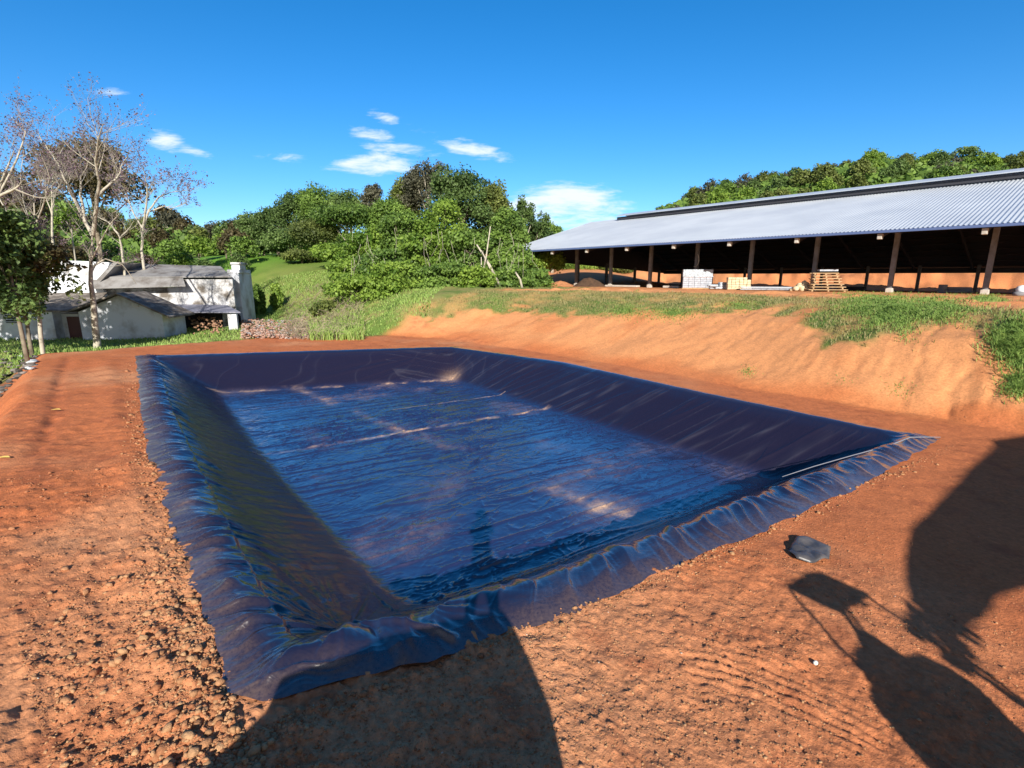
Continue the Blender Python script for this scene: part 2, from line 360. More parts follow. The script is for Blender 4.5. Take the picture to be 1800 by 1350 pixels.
def build_ground():
    a = np.concatenate([np.linspace(-math.pi, -1.12, 50)[:-1], np.arange(-1.12, 1.12, .0043), np.linspace(1.12, math.pi, 50)])
    r = np.concatenate([[.01, .6, 1.2, 1.8], np.exp(np.arange(math.log(2.3), math.log(60), .0045)), np.exp(np.arange(math.log(60)+.012, math.log(520), .012)), [700, 1000, 1600, 2600]])
    A, Rr = np.meshgrid(a, r, indexing='ij'); X = np.sin(A)*Rr; Y = np.cos(A)*Rr
    xs, ys = X.ravel(), Y.ravel()
    Z = ground_z(xs, ys)
    g, pale, p, wob, wob2 = masks(xs, ys); n, t = NT(xs, ys)
    rr = np.hypot(xs, ys)
    # soil colours are the soil's own: red clay on the bank, yellower dug clods, pale orange sun-dried cut
    red = np.array([.53, .170, .066]); dug = np.array([.63, .29, .145]); cut = np.array([.68, .30, .125]); dark = np.array([.30, .085, .04])
    cutred = np.array([.58, .19, .065])
    k = (sst(fbm(xs*.3, ys*.3, 71, 4)+.9*(1-sst(rr, 5, 9.5))-.15, -.1, .7)*(1-.45*sst(xs, 0, 2.5)))[:, None]
    c = red*(1-k)+dug*k
    m = (sst(p, -.02, .10)*(1-.0*p))[:, None]; c = c*(1-m)+cut*m
    m = (np.exp(-((p-.03)/.07)**2)*.65)[:, None]; c = c*(1-m)+cutred*m                         # moist toe
    m = (sst(fbm(t*.9, n*.35, 91, 4), .1, .6)*sst(p, .1, .2)*.45)[:, None]; c = c*(1-m)+cutred*m
    m = (sst(n, crest(t)+2, crest(t)+5)*(t < 70)*(n < 95)*.75)[:, None]; c = c*(1-m)+np.array([.58, .25, .11])*m
    m = (sst(n+wob, 76, 78)*(t < 40)*.8)[:, None]; c = c*(1-m)+(np.array([.60, .225, .09])*(.6+.8*vn(t*1.1, n*1.6, 12))[:, None])*m
    m = (sst(fbm(xs*2.2, ys*2.2, 73, 4), .1, .7)*.5*(n < 18))[:, None]; c = c*(1-m)+dark*m
    m = (np.exp(-((n+1.35)/.3)**2)*(t > 13)*(t < 34)*.4)[:, None]; c = c*(1-m)+dark*m
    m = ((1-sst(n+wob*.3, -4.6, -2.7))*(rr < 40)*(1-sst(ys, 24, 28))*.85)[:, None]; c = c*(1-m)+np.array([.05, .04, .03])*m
    c *= (1+.12*fbm(xs*8, ys*8, 75, 3))[:, None]
    gr = np.array([.115, .185, .038]); gy = np.array([.26, .25, .085]); gb = np.array([.13, .28, .03]); fo = np.array([.04, .065, .02])
    kk = sst(wob+wob2*.6, -.4, .5)[:, None]; gc = gy*(1-kk)+gr*kk
    fld = (sst(ys, 48, 60)*(xs < -8)*(rr < 125)*(xs/np.maximum(ys, 1) > -.75)).astype(float)
    f2 = (fld*(.55+.45*sst(ys, 55, 80)))[:, None]; gb = gb*sst(ys, 50, 78)[:, None]+np.array([.27, .29, .07])*(1-sst(ys, 50, 78)[:, None]); gc = gc*(1-f2)+(gb*(1-.25*vn(xs*.2, ys*.1, 3))[:, None])*f2
    f3 = np.clip((rr > 98)*1.0*(1-fld), 0, 1)[:, None]; gc = gc*(1-f3)+fo*f3
    gg = g[:, None]; c = c*(1-gg)+gc*gg
    na, nr = A.shape
    I = np.arange(na*nr).reshape(na, nr)
    F = np.stack([I[:-1, :-1], I[1:, :-1], I[1:, 1:], I[:-1, 1:]], -1).reshape(-1, 4)[:, ::-1]
    m = bpy.data.materials.new('soil and turf'); m.use_nodes = True; nt = m.node_tree; N = nt.nodes; L = nt.links
    b = N['Principled BSDF']; b.inputs['Roughness'].default_value = .92; b.inputs['Specular IOR Level'].default_value = .2
    at = N.new('ShaderNodeAttribute'); at.attribute_name = 'soil'
    tc = N.new('ShaderNodeTexCoord')
    n1 = N.new('ShaderNodeTexNoise'); n1.inputs['Scale'].default_value = 14; n1.inputs['Detail'].default_value = 8; n1.inputs['Roughness'].default_value = .7
    L.new(tc.outputs['Object'], n1.inputs['Vector'])
    mr = N.new('ShaderNodeMapRange'); mr.inputs['From Min'].default_value = .3; mr.inputs['From Max'].default_value = .7; mr.inputs['To Min'].default_value = .72; mr.inputs['To Max'].default_value = 1.22
    L.new(n1.outputs[0], mr.inputs['Value'])
    mu = N.new('ShaderNodeVectorMath'); mu.operation = 'SCALE'; L.new(at.outputs['Color'], mu.inputs[0]); L.new(mr.outputs[0], mu.inputs['Scale'])
    L.new(mu.outputs[0], b.inputs['Base Color'])
    n2 = N.new('ShaderNodeTexNoise'); n2.inputs['Scale'].default_value = 30; n2.inputs['Detail'].default_value = 8; n2.inputs['Roughness'].default_value = .7
    L.new(tc.outputs['Object'], n2.inputs['Vector'])
    bp = N.new('ShaderNodeBump'); bp.inputs['Strength'].default_value = .9; bp.inputs['Distance'].default_value = .028
    L.new(n2.outputs[0], bp.inputs['Height']); L.new(bp.outputs[0], b.inputs['Normal'])
    o = npmesh('ground', np.stack([xs, ys, Z], 1), F, m, smooth=True, attrs=[('soil', 'POINT', c)])
    tagit(o, kind='structure'); return m
GM = build_ground()

# ------------------------------------------------------------------ pond liner
def build_liner():
    # outer edge of the sheet as read along the bank, in bank coordinates (n across, t along)
    def curve(pts):
        P = np.array([NT(*on_z(*p)) for p in pts]); s = np.r_[0, np.cumsum(np.hypot(*np.diff(P, axis=0).T))]; s /= s[-1]
        return lambda q: np.stack([np.interp(q, s, P[:, 0]), np.interp(q, s, P[:, 1])], -1)
    left = curve([(462, 1238), (400, 1222), (385, 1160), (355, 1080), (320, 990), (290, 900), (265, 820), (252, 760), (243, 680), (238, 626)])
    near = curve([(462, 1238), (500, 1233), (600, 1205), (700, 1180), (800, 1152), (890, 1115), (940, 1105), (1080, 1048), (1240, 972), (1350, 930), (1500, 862), (1652, 774)])
    P0 = NT(*on_z(238, 626)); P3 = NT(*on_z(1652, 774))
    fr = lambda q: np.stack([np.interp(q, [0, .4, .96, 1], [P0[0], 7.6, 15.4, 16.1]), np.interp(q, [0, .4, .96, 1], [P0[1], 28.5, 24.5, 24.0])], -1)
    rt = lambda q: np.stack([np.interp(q, [0, .25, .6, 1], [P3[0], 16.2, 17.0, 16.1]), np.interp(q, [0, .25, .6, 1], [P3[1], 8.5, 16.2, 24.0])], -1)
    nu, nv = 600, 960
    u = np.linspace(0, 1, nu); v = np.linspace(0, 1, nv)**1.35
    U, V = np.meshgrid(u, v, indexing='ij')
    Lf = left(V); Nr = near(U); Fr = fr(U); Rt = rt(V)
    c00 = left(0.); c01 = left(1.); c10 = near(1.); c11 = fr(1.)
    Uu = U[..., None]; Vv = V[..., None]
    P = (1-Uu)*Lf+Uu*Rt+(1-Vv)*Nr+Vv*Fr-((1-Uu)*(1-Vv)*c00+(1-Uu)*Vv*c01+Uu*(1-Vv)*c10+Uu*Vv*c11)
    n, t = P[..., 0], P[..., 1]
    edgew = np.minimum.reduce([U*40, (1-U)*60, V*70, (1-V)*90]); edge = np.clip(1-edgew, 0, 1)
    jag = fbm(n*2.2, t*2.2, 5, 3)*.09*edge; t = t+jag*(V < .5); n = n+jag*(V > .02)
    X, Y = XY(n, t)
    # distances used for the folds
    pf = pitfrac(n, t)
    z = base_z(X, Y)-pitdepth(n, t)
    ln = n-CL(t); rn = CR(t)-n; nn_ = t-CN(n); fn = CF(n)-t
    w_rimL = np.exp(-((ln-.0)/.6)**2); w_rimN = np.exp(-((nn_+.1)/.65)**2); 
    # gathered folds across the left rim, closer and finer than those on the near rim
    q = t+.25*fbm(n*1.3, t*1.3, 101, 2)+.25*ln
    rg = lambda x, e: (1-np.abs(2*x-1))**e
    d = w_rimL*(rg(vn(q*2.6, n*.5, 103), 3)*.10*(.15+1.3*vn(t*.7, n*0, 99))+rg(vn(q*6.5, n*.8, 104), 2.5)*.048+rg(vn(q*15, n*1.5, 106), 2)*.012)
    q = n+.3*fbm(n*1.1, t*1.1, 105, 2)-.4*nn_
    d += w_rimN*(1-w_rimL)*(rg(vn(q*1.7, t*.6, 107), 3)*.085*(.15+1.2*vn(q*.45, n*0, 110))+rg(vn(q*4.6, t*1.2, 108), 2.5)*.045+rg(vn(q*12, t*2.5, 109), 2)*.012)
    # floor ripples run across the pond
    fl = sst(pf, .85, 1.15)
    q = t+.5*fbm(n*.45, t*.45, 111, 3)
    rip = np.abs(fbm(n*.9, q*3.6, 113, 3)); wn = n+.25*fbm(n*1.3, t*1.3, 117, 3); wt = t+.22*fbm(n*1.2, t*1.6, 118, 3)
    cr1 = np.exp(-(fbm(wn*.55, wt*2.3, 113, 3)/.045)**2); cr2 = np.exp(-(fbm(wn*1.3, wt*4.2, 114, 3)/.06)**2); cr3 = np.exp(-(fbm(wn*3.4, wt*5.5, 119, 2)/.09)**2)
    cq = .5+1.1*sst(fbm(n*.35, t*.35, 112, 3), -.35, .35); d += fl*cq*(cr1*.026+cr2*.016*(.4+vn(n*.6, t*.6, 2))+cr3*.007+fbm(n*1.3, t*3.2, 115, 2, .5)*.012)
    lg = rg(vn((t+.17*n+.15*fbm(n*.5, t*.5, 172, 2))*2.0, n*.1, 171), 14); d += fl*lg*.035
    # wall streaks: diagonal tension folds down the banks
    wl = (1-fl)*sst(pf, .02, .2)
    q = (t+n*.9); rid = 1-np.abs(vn(q*1.1, (t-n)*.13, 121)-.5)*2; rid2 = 1-np.abs(vn(q*3.4+3, (t-n)*.2, 122)-.5)*2
    rw = sst(14.8-0*n, 0, 1)*sst(n, 13, 14.2)
    rid3 = 1-np.abs(vn(q*8+3, (t-n)*.5, 128)-.5)*2; d += wl*(rid**10*.035+rid2**8*.018+rid3**6*.007)*(rn < 3.5)
    q = n*1.0+.75*fn+.9*fbm(n*.4, fn*.6, 124, 2); rid = 1-np.abs(vn(q*.9+9, fn*.35, 123)-.5)*2
    d += wl*rid**9*.022*(fn < 4)*(rn > 2.5)
    q = t*.9-n*.55; d += wl*((ln < 4)&(fn > 3.5))*(np.abs(fbm(q*1.8, n*.35+t*.1, 125, 4, .6))*.05+fbm(q*5, n*1.2, 126, 3, .6)*.016)
    q = n; d += wl*(nn_ < 3)*(ln > 2)*np.abs(fbm(n*1.2, t*.6, 127, 3))*.05
    # fans of folds at the near left corner
    cx, cy = 2.0, 5.7; ang = np.arctan2(t-cy, n-cx); rc = np.hypot(n-cx, t-cy); cw = np.exp(-(rc/2.1)**2)
    d += cw*(np.abs(vn(ang*4.2+20, rc*.5, 131)-.5)*.22+np.abs(vn(ang*11+40, rc*.8, 132)-.5)*.08)*np.clip(rc, 0, 1)
    # one deep tucked pleat
    a0 = np.array([1.55, 4.95]); b0 = np.array([3.9, 6.6]); ab = b0-a0; L2 = (ab**2).sum()
    s = np.clip(((n-a0[0])*ab[0]+(t-a0[1])*ab[1])/L2, 0, 1); dd = np.hypot(n-a0[0]-s*ab[0], t-a0[1]-s*ab[1]); sd = ((n-a0[0])*ab[1]-(t-a0[1])*ab[0])/math.sqrt(L2)
    d += .12*np.exp(-(dd/.22)**2)*(1-s)*np.where(sd > 0, 1, .35)-.10*np.exp(-((dd-.02)/.05)**2)*(sd < 0.02)
    a0 = np.array([2.6, 4.15]); b0 = np.array([1.75, 5.3]); ab = b0-a0; L2 = (ab**2).sum()
    s = np.clip(((n-a0[0])*ab[0]+(t-a0[1])*ab[1])/L2, 0, 1); dd = np.hypot(n-a0[0]-s*ab[0], t-a0[1]-s*ab[1])
    d += .07*np.exp(-(dd/.05)**2)
    # far right corner fan
    ang = np.arctan2(t-24, n-15.5); rc = np.hypot(n-15.5, t-24); d += np.exp(-(rc/6)**2)*wl*(np.abs(vn(ang*26+70, rc*.2, 134)-.5)*.12)
    d += fbm(n*2.5, t*2.5, 139, 3)*.012
    z = z+.045+d*(1-edge*.55)-.035*edge
    # dust swept on the floor and along the seams (soil lying on the plastic)
    seam1 = np.exp(-((t-16.4+.16*(n-3.4)+.12*fbm(n*.8, t*0, 141, 2))/.11)**2)*(pf > .9)
    seam2 = np.exp(-((n-9.1+.10*(t-6)+.2*fbm(t*.3, n*0, 142, 2))/.28)**2)*(pf > .9)
    q1 = NT(*on_z(690, 720, -1.45)); q2 = NT(*on_z(885, 694, -1.45)); tl_ = q1[1]+(n-q1[0])*(q2[1]-q1[1])/(q2[0]-q1[0]); seam3 = np.exp(-((t-tl_)/.035)**2)*(n > q1[0])*(n < q2[0]+.5)*(pf > .9)
    foot = np.exp(-((28.65-.45*n-t-.1)/.13)**2)*(n > 3.5)*(n < 14.6)*sst(fbm(n*.7, t*0, 143, 2)+.2*(n > 9.4)+.25*np.exp(-((n-6)/1.1)**2), -.05, .25)
    pat = sst(fbm(n*.45, t*.45, 144, 4), .05, .75)*fl*.30
    bx, bt = NT(*on_z(1052, 893, -1.45)); blob = np.exp(-(((n-bx)/.33)**2+((t-bt)/.26)**2)**1.5)*(.6+.6*vn(n*6, t*6, 15))
    cor = np.exp(-(np.hypot(n-14.2, t-22.2)/.45)**2)
    dn = vn(n*9, t*9, 145)*.6+vn(n*3, t*3, 146)*.6
    dust = np.clip(seam3*.6+seam1*1.3*dn*sst(fbm(n*1.5, t*3, 147, 3), -.25, .35)+seam2*.6*dn*sst(fbm(n*1.2, t*.6, 148, 3), -.3, .4)+foot*1.0*dn*sst(fbm(n*1.7, t*3, 149, 3), -.3, .3)+pat*dn*1.0+blob*.7+cor*.4, 0, 1)
    rimd = (np.clip(1-edgew/1.6, 0, 1)*.14+np.clip(w_rimL+w_rimN, 0, 1)*sst(fbm(n*1.3, t*1.3, 151, 4), .1, .7)*.15)*(pf < .25)
    dust = np.clip(dust+rimd, 0, 1)
    # faint pale lines along the creases
    sc = wl*(rid2**14*.5)*(rn < 3.5)+wl*(rid**22)*(fn < 4)*.25
    sc = np.clip(sc*.35*vn(n*2, t*2, 161), 0, 1)
    V3 = np.stack([X, Y, z], -1).reshape(-1, 3)
    I = np.arange(nu*nv).reshape(nu, nv); F = np.stack([I[:-1, :-1], I[1:, :-1], I[1:, 1:], I[:-1, 1:]], -1).reshape(-1, 4)
    m = bpy.data.materials.new('black geomembrane'); m.use_nodes = True; nt = m.node_tree; N = nt.nodes; L = nt.links
    b = N['Principled BSDF']; b.inputs['Specular IOR Level'].default_value = .5; b.inputs['IOR'].default_value = 1.5
    a = N.new('ShaderNodeAttribute'); a.attribute_name = 'dust'; a2 = N.new('ShaderNodeAttribute'); a2.attribute_name = 'crease_pale'
    tc = N.new('ShaderNodeTexCoord')
    n1 = N.new('ShaderNodeTexNoise'); n1.inputs['Scale'].default_value = 22; n1.inputs['Detail'].default_value = 6; n1.inputs['Roughness'].default_value = .7; L.new(tc.outputs['Object'], n1.inputs['Vector'])
    mr = N.new('ShaderNodeMapRange'); mr.inputs['From Min'].default_value = .35; mr.inputs['From Max'].default_value = .65; mr.inputs['To Min'].default_value = .4; mr.inputs['To Max'].default_value = 1.4; L.new(n1.outputs[0], mr.inputs['Value'])
    mu = N.new('ShaderNodeMath'); mu.operation = 'MULTIPLY'; mu.use_clamp = True; L.new(a.outputs['Fac'], mu.inputs[0]); L.new(mr.outputs[0], mu.inputs[1])
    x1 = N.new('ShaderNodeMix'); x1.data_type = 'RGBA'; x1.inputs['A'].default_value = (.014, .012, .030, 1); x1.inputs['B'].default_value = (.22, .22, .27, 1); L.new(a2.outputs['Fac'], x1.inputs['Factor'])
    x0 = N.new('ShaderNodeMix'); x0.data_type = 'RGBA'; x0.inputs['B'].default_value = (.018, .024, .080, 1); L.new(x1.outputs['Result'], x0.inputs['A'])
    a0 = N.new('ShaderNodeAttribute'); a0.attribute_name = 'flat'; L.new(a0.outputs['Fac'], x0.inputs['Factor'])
    x2 = N.new('ShaderNodeMix'); x2.data_type = 'RGBA'; x2.inputs['B'].default_value = (.56, .36, .23, 1); L.new(x0.outputs['Result'], x2.inputs['A']); L.new(mu.outputs[0], x2.inputs['Factor'])
    L.new(x2.outputs['Result'], b.inputs['Base Color'])
    rr = N.new('ShaderNodeMapRange'); rr.inputs['To Min'].default_value = .24; rr.inputs['To Max'].default_value = .8; L.new(mu.outputs[0], rr.inputs['Value']); L.new(rr.outputs[0], b.inputs['Roughness'])
    a3 = N.new('ShaderNodeAttribute'); a3.attribute_name = 'shine'; L.new(a3.outputs['Fac'], b.inputs['Coat Weight']); b.inputs['Coat IOR'].default_value = 1.9; b.inputs['Coat Roughness'].default_value = .16
    mp = N.new('ShaderNodeMapping'); mp.inputs['Rotation'].default_value = (0, 0, math.radians(-39)); mp.inputs['Scale'].default_value = (1, 2.4, 1); L.new(tc.outputs['Object'], mp.inputs['Vector'])
    n2 = N.new('ShaderNodeTexNoise'); n2.inputs['Scale'].default_value = 4.2; n2.inputs['Detail'].default_value = 5; n2.inputs['Distortion'].default_value = 1.6; n2.noise_type = 'RIDGED_MULTIFRACTAL'; L.new(mp.outputs[0], n2.inputs['Vector'])
    bp = N.new('ShaderNodeBump'); bp.inputs['Strength'].default_value = .30; bp.inputs['Distance'].default_value = .02
    L.new(n2.outputs[0], bp.inputs['Height']); L.new(bp.outputs[0], b.inputs['Normal'])
    root = empty('pond_liner', (0, 0, 0), 'black blue plastic sheet lining the empty rectangular pond pit', 'pond liner')
    npmesh('liner_sheet', V3, F, m, root, smooth=True, attrs=[('flat', 'POINT', fl.ravel()), ('shine', 'POINT', np.maximum(fl, .9*(1-sst(pf, .02, .25))).ravel()), ('dust', 'POINT', dust.ravel()), ('crease_pale', 'POINT', sc.ravel())])
    # painted highlight: a pale tube along the edge where the right wall's sheet laps over the near one
    pts = []
    for px, py, zz in [(1652, 774, .06), (1625, 773, .07), (1600, 773, .07), (1560, 784, .04), (1500, 800, -.0), (1430, 820, -.12), (1375, 838, -.22)]:
        x, y = on_z(px, py, zz); g = ground_at(x, y); pts.append((x, y, max(zz, g+.14)))
    hm = mat('hem', (.22, .23, .27), .45, bump=(30, .3, .01))
    MB().tube(pts, [.009, .012, .013, .012, .011, .01, .006], 6).build('hem_highlight', hm, root, smooth=True)
    # black shadow gap under the lap
    return m
LM = build_liner()

# ------------------------------------------------------------------ clods
def rocks(name, P, S, m, attr=None, flat=.75, jitter=.32, sub=0):
    t = (1+5**.5)/2
    v = np.array([(-1, t, 0), (1, t, 0), (-1, -t, 0), (1, -t, 0), (0, -1, t), (0, 1, t), (0, -1, -t), (0, 1, -t), (t, 0, -1), (t, 0, 1), (-t, 0, -1), (-t, 0, 1)])/math.sqrt(1+t*t)
    f = np.array([(0, 11, 5), (0, 5, 1), (0, 1, 7), (0, 7, 10), (0, 10, 11), (1, 5, 9), (5, 11, 4), (11, 10, 2), (10, 7, 6), (7, 1, 8), (3, 9, 4), (3, 4, 2), (3, 2, 6), (3, 6, 8), (3, 8, 9), (4, 9, 5), (2, 4, 11), (6, 2, 10), (8, 6, 7), (9, 8, 1)])
    if sub:
        vs = v.tolist(); fs = []; c = {}
        def mid(a, b):
            k = (min(a, b), max(a, b))
            if k not in c: q = (np.array(vs[a])+np.array(vs[b])); c[k] = len(vs); vs.append((q/np.linalg.norm(q)).tolist())
            return c[k]
        for a, b, d in f: x, y, z = mid(a, b), mid(b, d), mid(d, a); fs += [(a, x, z), (b, y, x), (d, z, y), (x, y, z)]
        v = np.array(vs); f = np.array(fs)
    K = len(P); a = rng.uniform(0, 6.28, K); ca, sa = np.cos(a), np.sin(a)
    W = v[None]*(1+rng.uniform(-jitter, jitter, (K, len(v), 1)))
    sc = np.stack([rng.uniform(.8, 1.3, K), rng.uniform(.7, 1.1, K), rng.uniform(.55, .95, K)*flat/.75], 1)*np.asarray(S)[:, None]
    W = W*sc[:, None, :]
    x = W[..., 0]*ca[:, None]-W[..., 1]*sa[:, None]; y = W[..., 0]*sa[:, None]+W[..., 1]*ca[:, None]
    W = np.stack([x, y, W[..., 2]], -1)+np.asarray(P)[:, None, :]
    F = (f[None]+(np.arange(K)*len(v))[:, None, None]).reshape(-1, 3)
    at = []
    if attr is not None: at = [('soil', 'POINT', np.repeat(attr, len(v), 0))]
    return npmesh(name, W.reshape(-1, 3), F, m, attrs=at)
def build_clods():
    X = []; 
    K = 120000
    a = rng.uniform(-.85, .9, K); r = 2.9*np.exp(rng.uniform(0, 1, K)**1.1*1.55)
    x = np.sin(a)*r; y = np.cos(a)*r
    # extra along the liner edges
    k2 = 2600; tt = 4.3+rng.uniform(0, 1, k2)**1.7*26; n2 = CL(tt)-.43-.012*(tt-5)-np.abs(rng.normal(0, .26, k2))*(.4+1.2*vn(tt*.8, tt*0, 7)); x2, y2 = XY(n2, tt)
    k3 = 1800; n3 = rng.uniform(.6, 15.5, k3); t3 = CN(n3)-.66-np.abs(rng.normal(0, .14, k3)); x3, y3 = XY(n3, t3)
    x = np.r_[x, x2, x3]; y = np.r_[y, y2, y3]
    n, t = NT(x, y)
    k4 = 5200; t4 = rng.uniform(-.5, 24, k4)**1.0; n4 = toe(t4)+np.abs(rng.normal(0, .5, k4))-.25; n4[3200:] = toe(t4[3200:])+rng.uniform(0, 4.5, k4-3200); t4[3200:] = 2.2+rng.normal(0, 1.1, k4-3200); x4, y4 = XY(n4, t4)
    x = np.r_[x, x4]; y = np.r_[y, y4]; n, t = NT(x, y); i4 = np.arange(len(x)) >= len(x)-k4
    dens = sst(fbm(x*.8, y*.8, 201, 3), -.45, .35)
    dens = np.where((n < .6), dens*.6+.4, dens*.45)
    dens *= np.where(np.hypot(x, y) < 8, 1, .7)
    inside = (n > CL(t)-.42-.012*(t-5))&(t > CN(n)-.64)&(n < CR(t)+.5)&(t < CF(n)+.5)
    nearR = (x > 1.0)&(np.hypot(x, y) < 9)
    keep = (~inside)&(rng.uniform(0, 1, len(x)) < np.where(np.arange(len(x)) < K, dens*np.where(nearR, .9, 1), 1))&((n < 18)|(np.arange(len(x)) >= len(x)-k4))
    x, y, n, t = x[keep], y[keep], n[keep], t[keep]; K = len(x)
    s = .0035+.010*rng.uniform(0, 1, K)**2+.028*(rng.uniform(0, 1, K) > .96)*rng.uniform(.3, 1, K)**1.5
    ed = (np.abs(n-CL(t)+.75) < .3)|(np.abs(t-CN(n)+.75) < .25); s = np.where(ed&(rng.uniform(0, 1, K) > .5), s*1.45, s)
    s = np.where((x < 1)&(n < 1), s*1.25, np.minimum(s, .02)*.8)
    z = ground_z(x, y)+s*.25
    k = rng.uniform(0, 1, (K, 1)); c = np.array([.42, .17, .08])*(1-k)+np.array([.60, .36, .19])*k
    m = rng.uniform(0, 1, (K, 1)) > .996; c = np.where(m&(s[:, None] < .012), np.array([.62, .55, .46]), c)
    # mid distance: redder
    f = sst(np.hypot(x, y), 6, 11)[:, None]; c = c*(1-f*.6)+np.array([.42, .16, .08])*f*.6
    o = rocks('soil_clods', np.stack([x, y, z], 1), s, GM, c*.95, sub=0, jitter=.42, flat=.65)
    tagit(o, 'loose red and tan clods of dug soil strewn over the bank', 'soil clods', kind='stuff')
    # larger lumps
    K = 420; tt = 4.3+rng.uniform(0, 1, K)**1.5*16; nn = CL(tt)-.46-.012*(tt-5)-np.abs(rng.normal(0, .22, K)); nn[200:] = rng.uniform(.7, 14, K-200); tt[200:] = CN(nn[200:])-.68-np.abs(rng.normal(0, .12, K-200))
    x, y = XY(nn, tt); s = (.016+.036*rng.uniform(0, 1, K)**2.5)*np.where(np.arange(K) < 200, 1, .8); z = ground_z(x, y)+s*.3
    k = rng.uniform(0, 1, (K, 1)); c = np.array([.42, .18, .085])*(1-k)+np.array([.54, .30, .15])*k
    o = rocks('soil_lumps', np.stack([x, y, z], 1), s, GM, c*.92, sub=0, jitter=.45, flat=.62)
    tagit(o, 'bigger lumps of red soil holding down the edge of the black sheet', 'soil lumps', kind='stuff')
build_clods()

# ------------------------------------------------------------------ leaves
def leafmesh(name, P, Nn, S, tint, m, parent=None, ratio=1.6):
    P = np.asarray(P, float); K = len(P); Nn = Nn/np.maximum(np.linalg.norm(Nn, axis=1, keepdims=True), 1e-6)
    rr = rng.normal(size=(K, 3)); a = np.cross(Nn, rr); a /= np.maximum(np.linalg.norm(a, axis=1, keepdims=True), 1e-6); b = np.cross(Nn, a)
    S = np.asarray(S)[:, None]; h = S*.5
    V = np.stack([P-a*h*ratio, P-b*h+Nn*h*.25, P+a*h*ratio, P+b*h+Nn*h*.25], 1).reshape(-1, 3)
    F = np.arange(K*4).reshape(K, 4)
    return npmesh(name, V, F, m, parent, attrs=[('tint', 'FACE', np.clip(tint, 0, 1))])
def crown_pts(w_, z0, z1, nl, style, r=rng):
    """points, normals, tint of a crown of width w_ between z0 and z1"""
    H = z1-z0
    k = {'dense': 40, 'dark': 44, 'umbrella': 22, 'vine': 52, 'sparse': 26, 'slim': 16}.get(style, 18)
    C = []; Rr = []
    for i in range(k):
        if style == 'umbrella':
            q = r.normal(size=3); q /= np.linalg.norm(q); rad = r.uniform(.2, 1)**.5; c = np.array([q[0]*rad*w_*.36, q[1]*rad*w_*.36, z0+H*(.55+.25*r.uniform())]); s = np.array([.2, .2, .16])*w_*r.uniform(.7, 1.2)
        elif style == 'slim':
            hh = (i+.5)/k; a = r.uniform(0, 6.28); rad = w_*.22*r.uniform(.2, 1); c = np.array([math.cos(a)*rad, math.sin(a)*rad, z0+H*hh*.95]); s = np.array([.22, .22, .10])*w_*r.uniform(.7, 1.3)
        elif style == 'vine':
            a = r.uniform(0, 6.28); hh = r.uniform(0, 1); rad = w_*.34*r.uniform(.35, 1)*(1-.45*hh**2); c = np.array([math.cos(a)*rad, math.sin(a)*rad, z0+H*(.06+.82*hh)]); s = np.array([.12*w_, .12*w_, .11*H])*r.uniform(.55, 1.35)
        else:
            q = r.normal(size=3); q /= np.linalg.norm(q); rad = r.uniform(.15, 1)**.4; q[2] = abs(q[2])*1.1-.35
            c = np.array([q[0]*w_*.34*rad, q[1]*w_*.34*rad, z0+H*.42+q[2]*H*.40*rad]); s = np.array([.13*w_, .13*w_, .09*H+.04*w_])*r.uniform(.55, 1.35)
        C.append(c); Rr.append(s)
    C = np.array(C); Rr = np.array(Rr); pr = Rr[:, 0]*Rr[:, 2]; pr /= pr.sum()
    L = r.choice(k, nl, p=pr); d = r.normal(size=(nl, 3)); d /= np.linalg.norm(d, axis=1, keepdims=True); d[:, 2] = np.where(r.uniform(size=nl) < .6, np.abs(d[:, 2]), d[:, 2])
    rad = (.62+.45*r.uniform(size=nl)**.7)[:, None]
    if style == 'sparse': rad = (.2+.85*r.uniform(size=nl))[:, None]
    P = C[L]+d*Rr[L]*rad
    # clumping: drop leaves by a 3-D lattice hash so that gaps open
    cell = np.floor(P/(w_*.085)).astype(np.int64); h = hash2(cell[:, 0]*31+cell[:, 2]*7, cell[:, 1], 7)
    keep = h > (.45 if style == 'sparse' else .2); 
    P = P+r.normal(size=P.shape)*.022*w_
    zt = np.percentile(P[:, 2], 99.3); zk = (z1-z0)/max(zt-z0, .1); P[:, 2] = z0+(P[:, 2]-z0)*zk; C = C.copy(); C[:, 2] = z0+(C[:, 2]-z0)*zk
    wk = (w_/2)/np.percentile(np.abs(P[:, :2]), 98.5); P[:, :2] *= wk; C[:, :2] *= wk
    Nn = d+r.normal(size=(nl, 3))*.8+np.array([0, 0, .25])
    tint = .45+.55*(r.uniform(size=k)[L]-.5)+.3*(h-.5)+.4*r.uniform(-.5, .5, nl)
    return P[keep], Nn[keep], tint[keep], C, Rr
def trunk_mb(h, r0, C, r=R, base=(0, 0, 0), lean=(0, 0), n=7):
    mb = MB(); top = Vector((lean[0], lean[1], h))
    pts = [Vector((0, 0, -.4))]; 
    for i in range(1, 6):
        k = i/5; pts.append(Vector((lean[0]*k+r.uniform(-.1, .1)*r0*3, lean[1]*k+r.uniform(-.1, .1)*r0*3, h*k)))
    mb.tube(pts, [r0*1.25, r0*1.0, r0*.88, r0*.75, r0*.6, r0*.42], n)
    for c in C[:14]:
        k = r.uniform(.45, .95); a = pts[0].lerp(top, k); a = Vector((lean[0]*k, lean[1]*k, h*k)); c = Vector(c); mid = a.lerp(c, .5)+Vector((0, 0, -.06*(c-a).length))
        mb.tube([a, mid, c], [r0*.42, r0*.26, r0*.08], 5)
    return mb
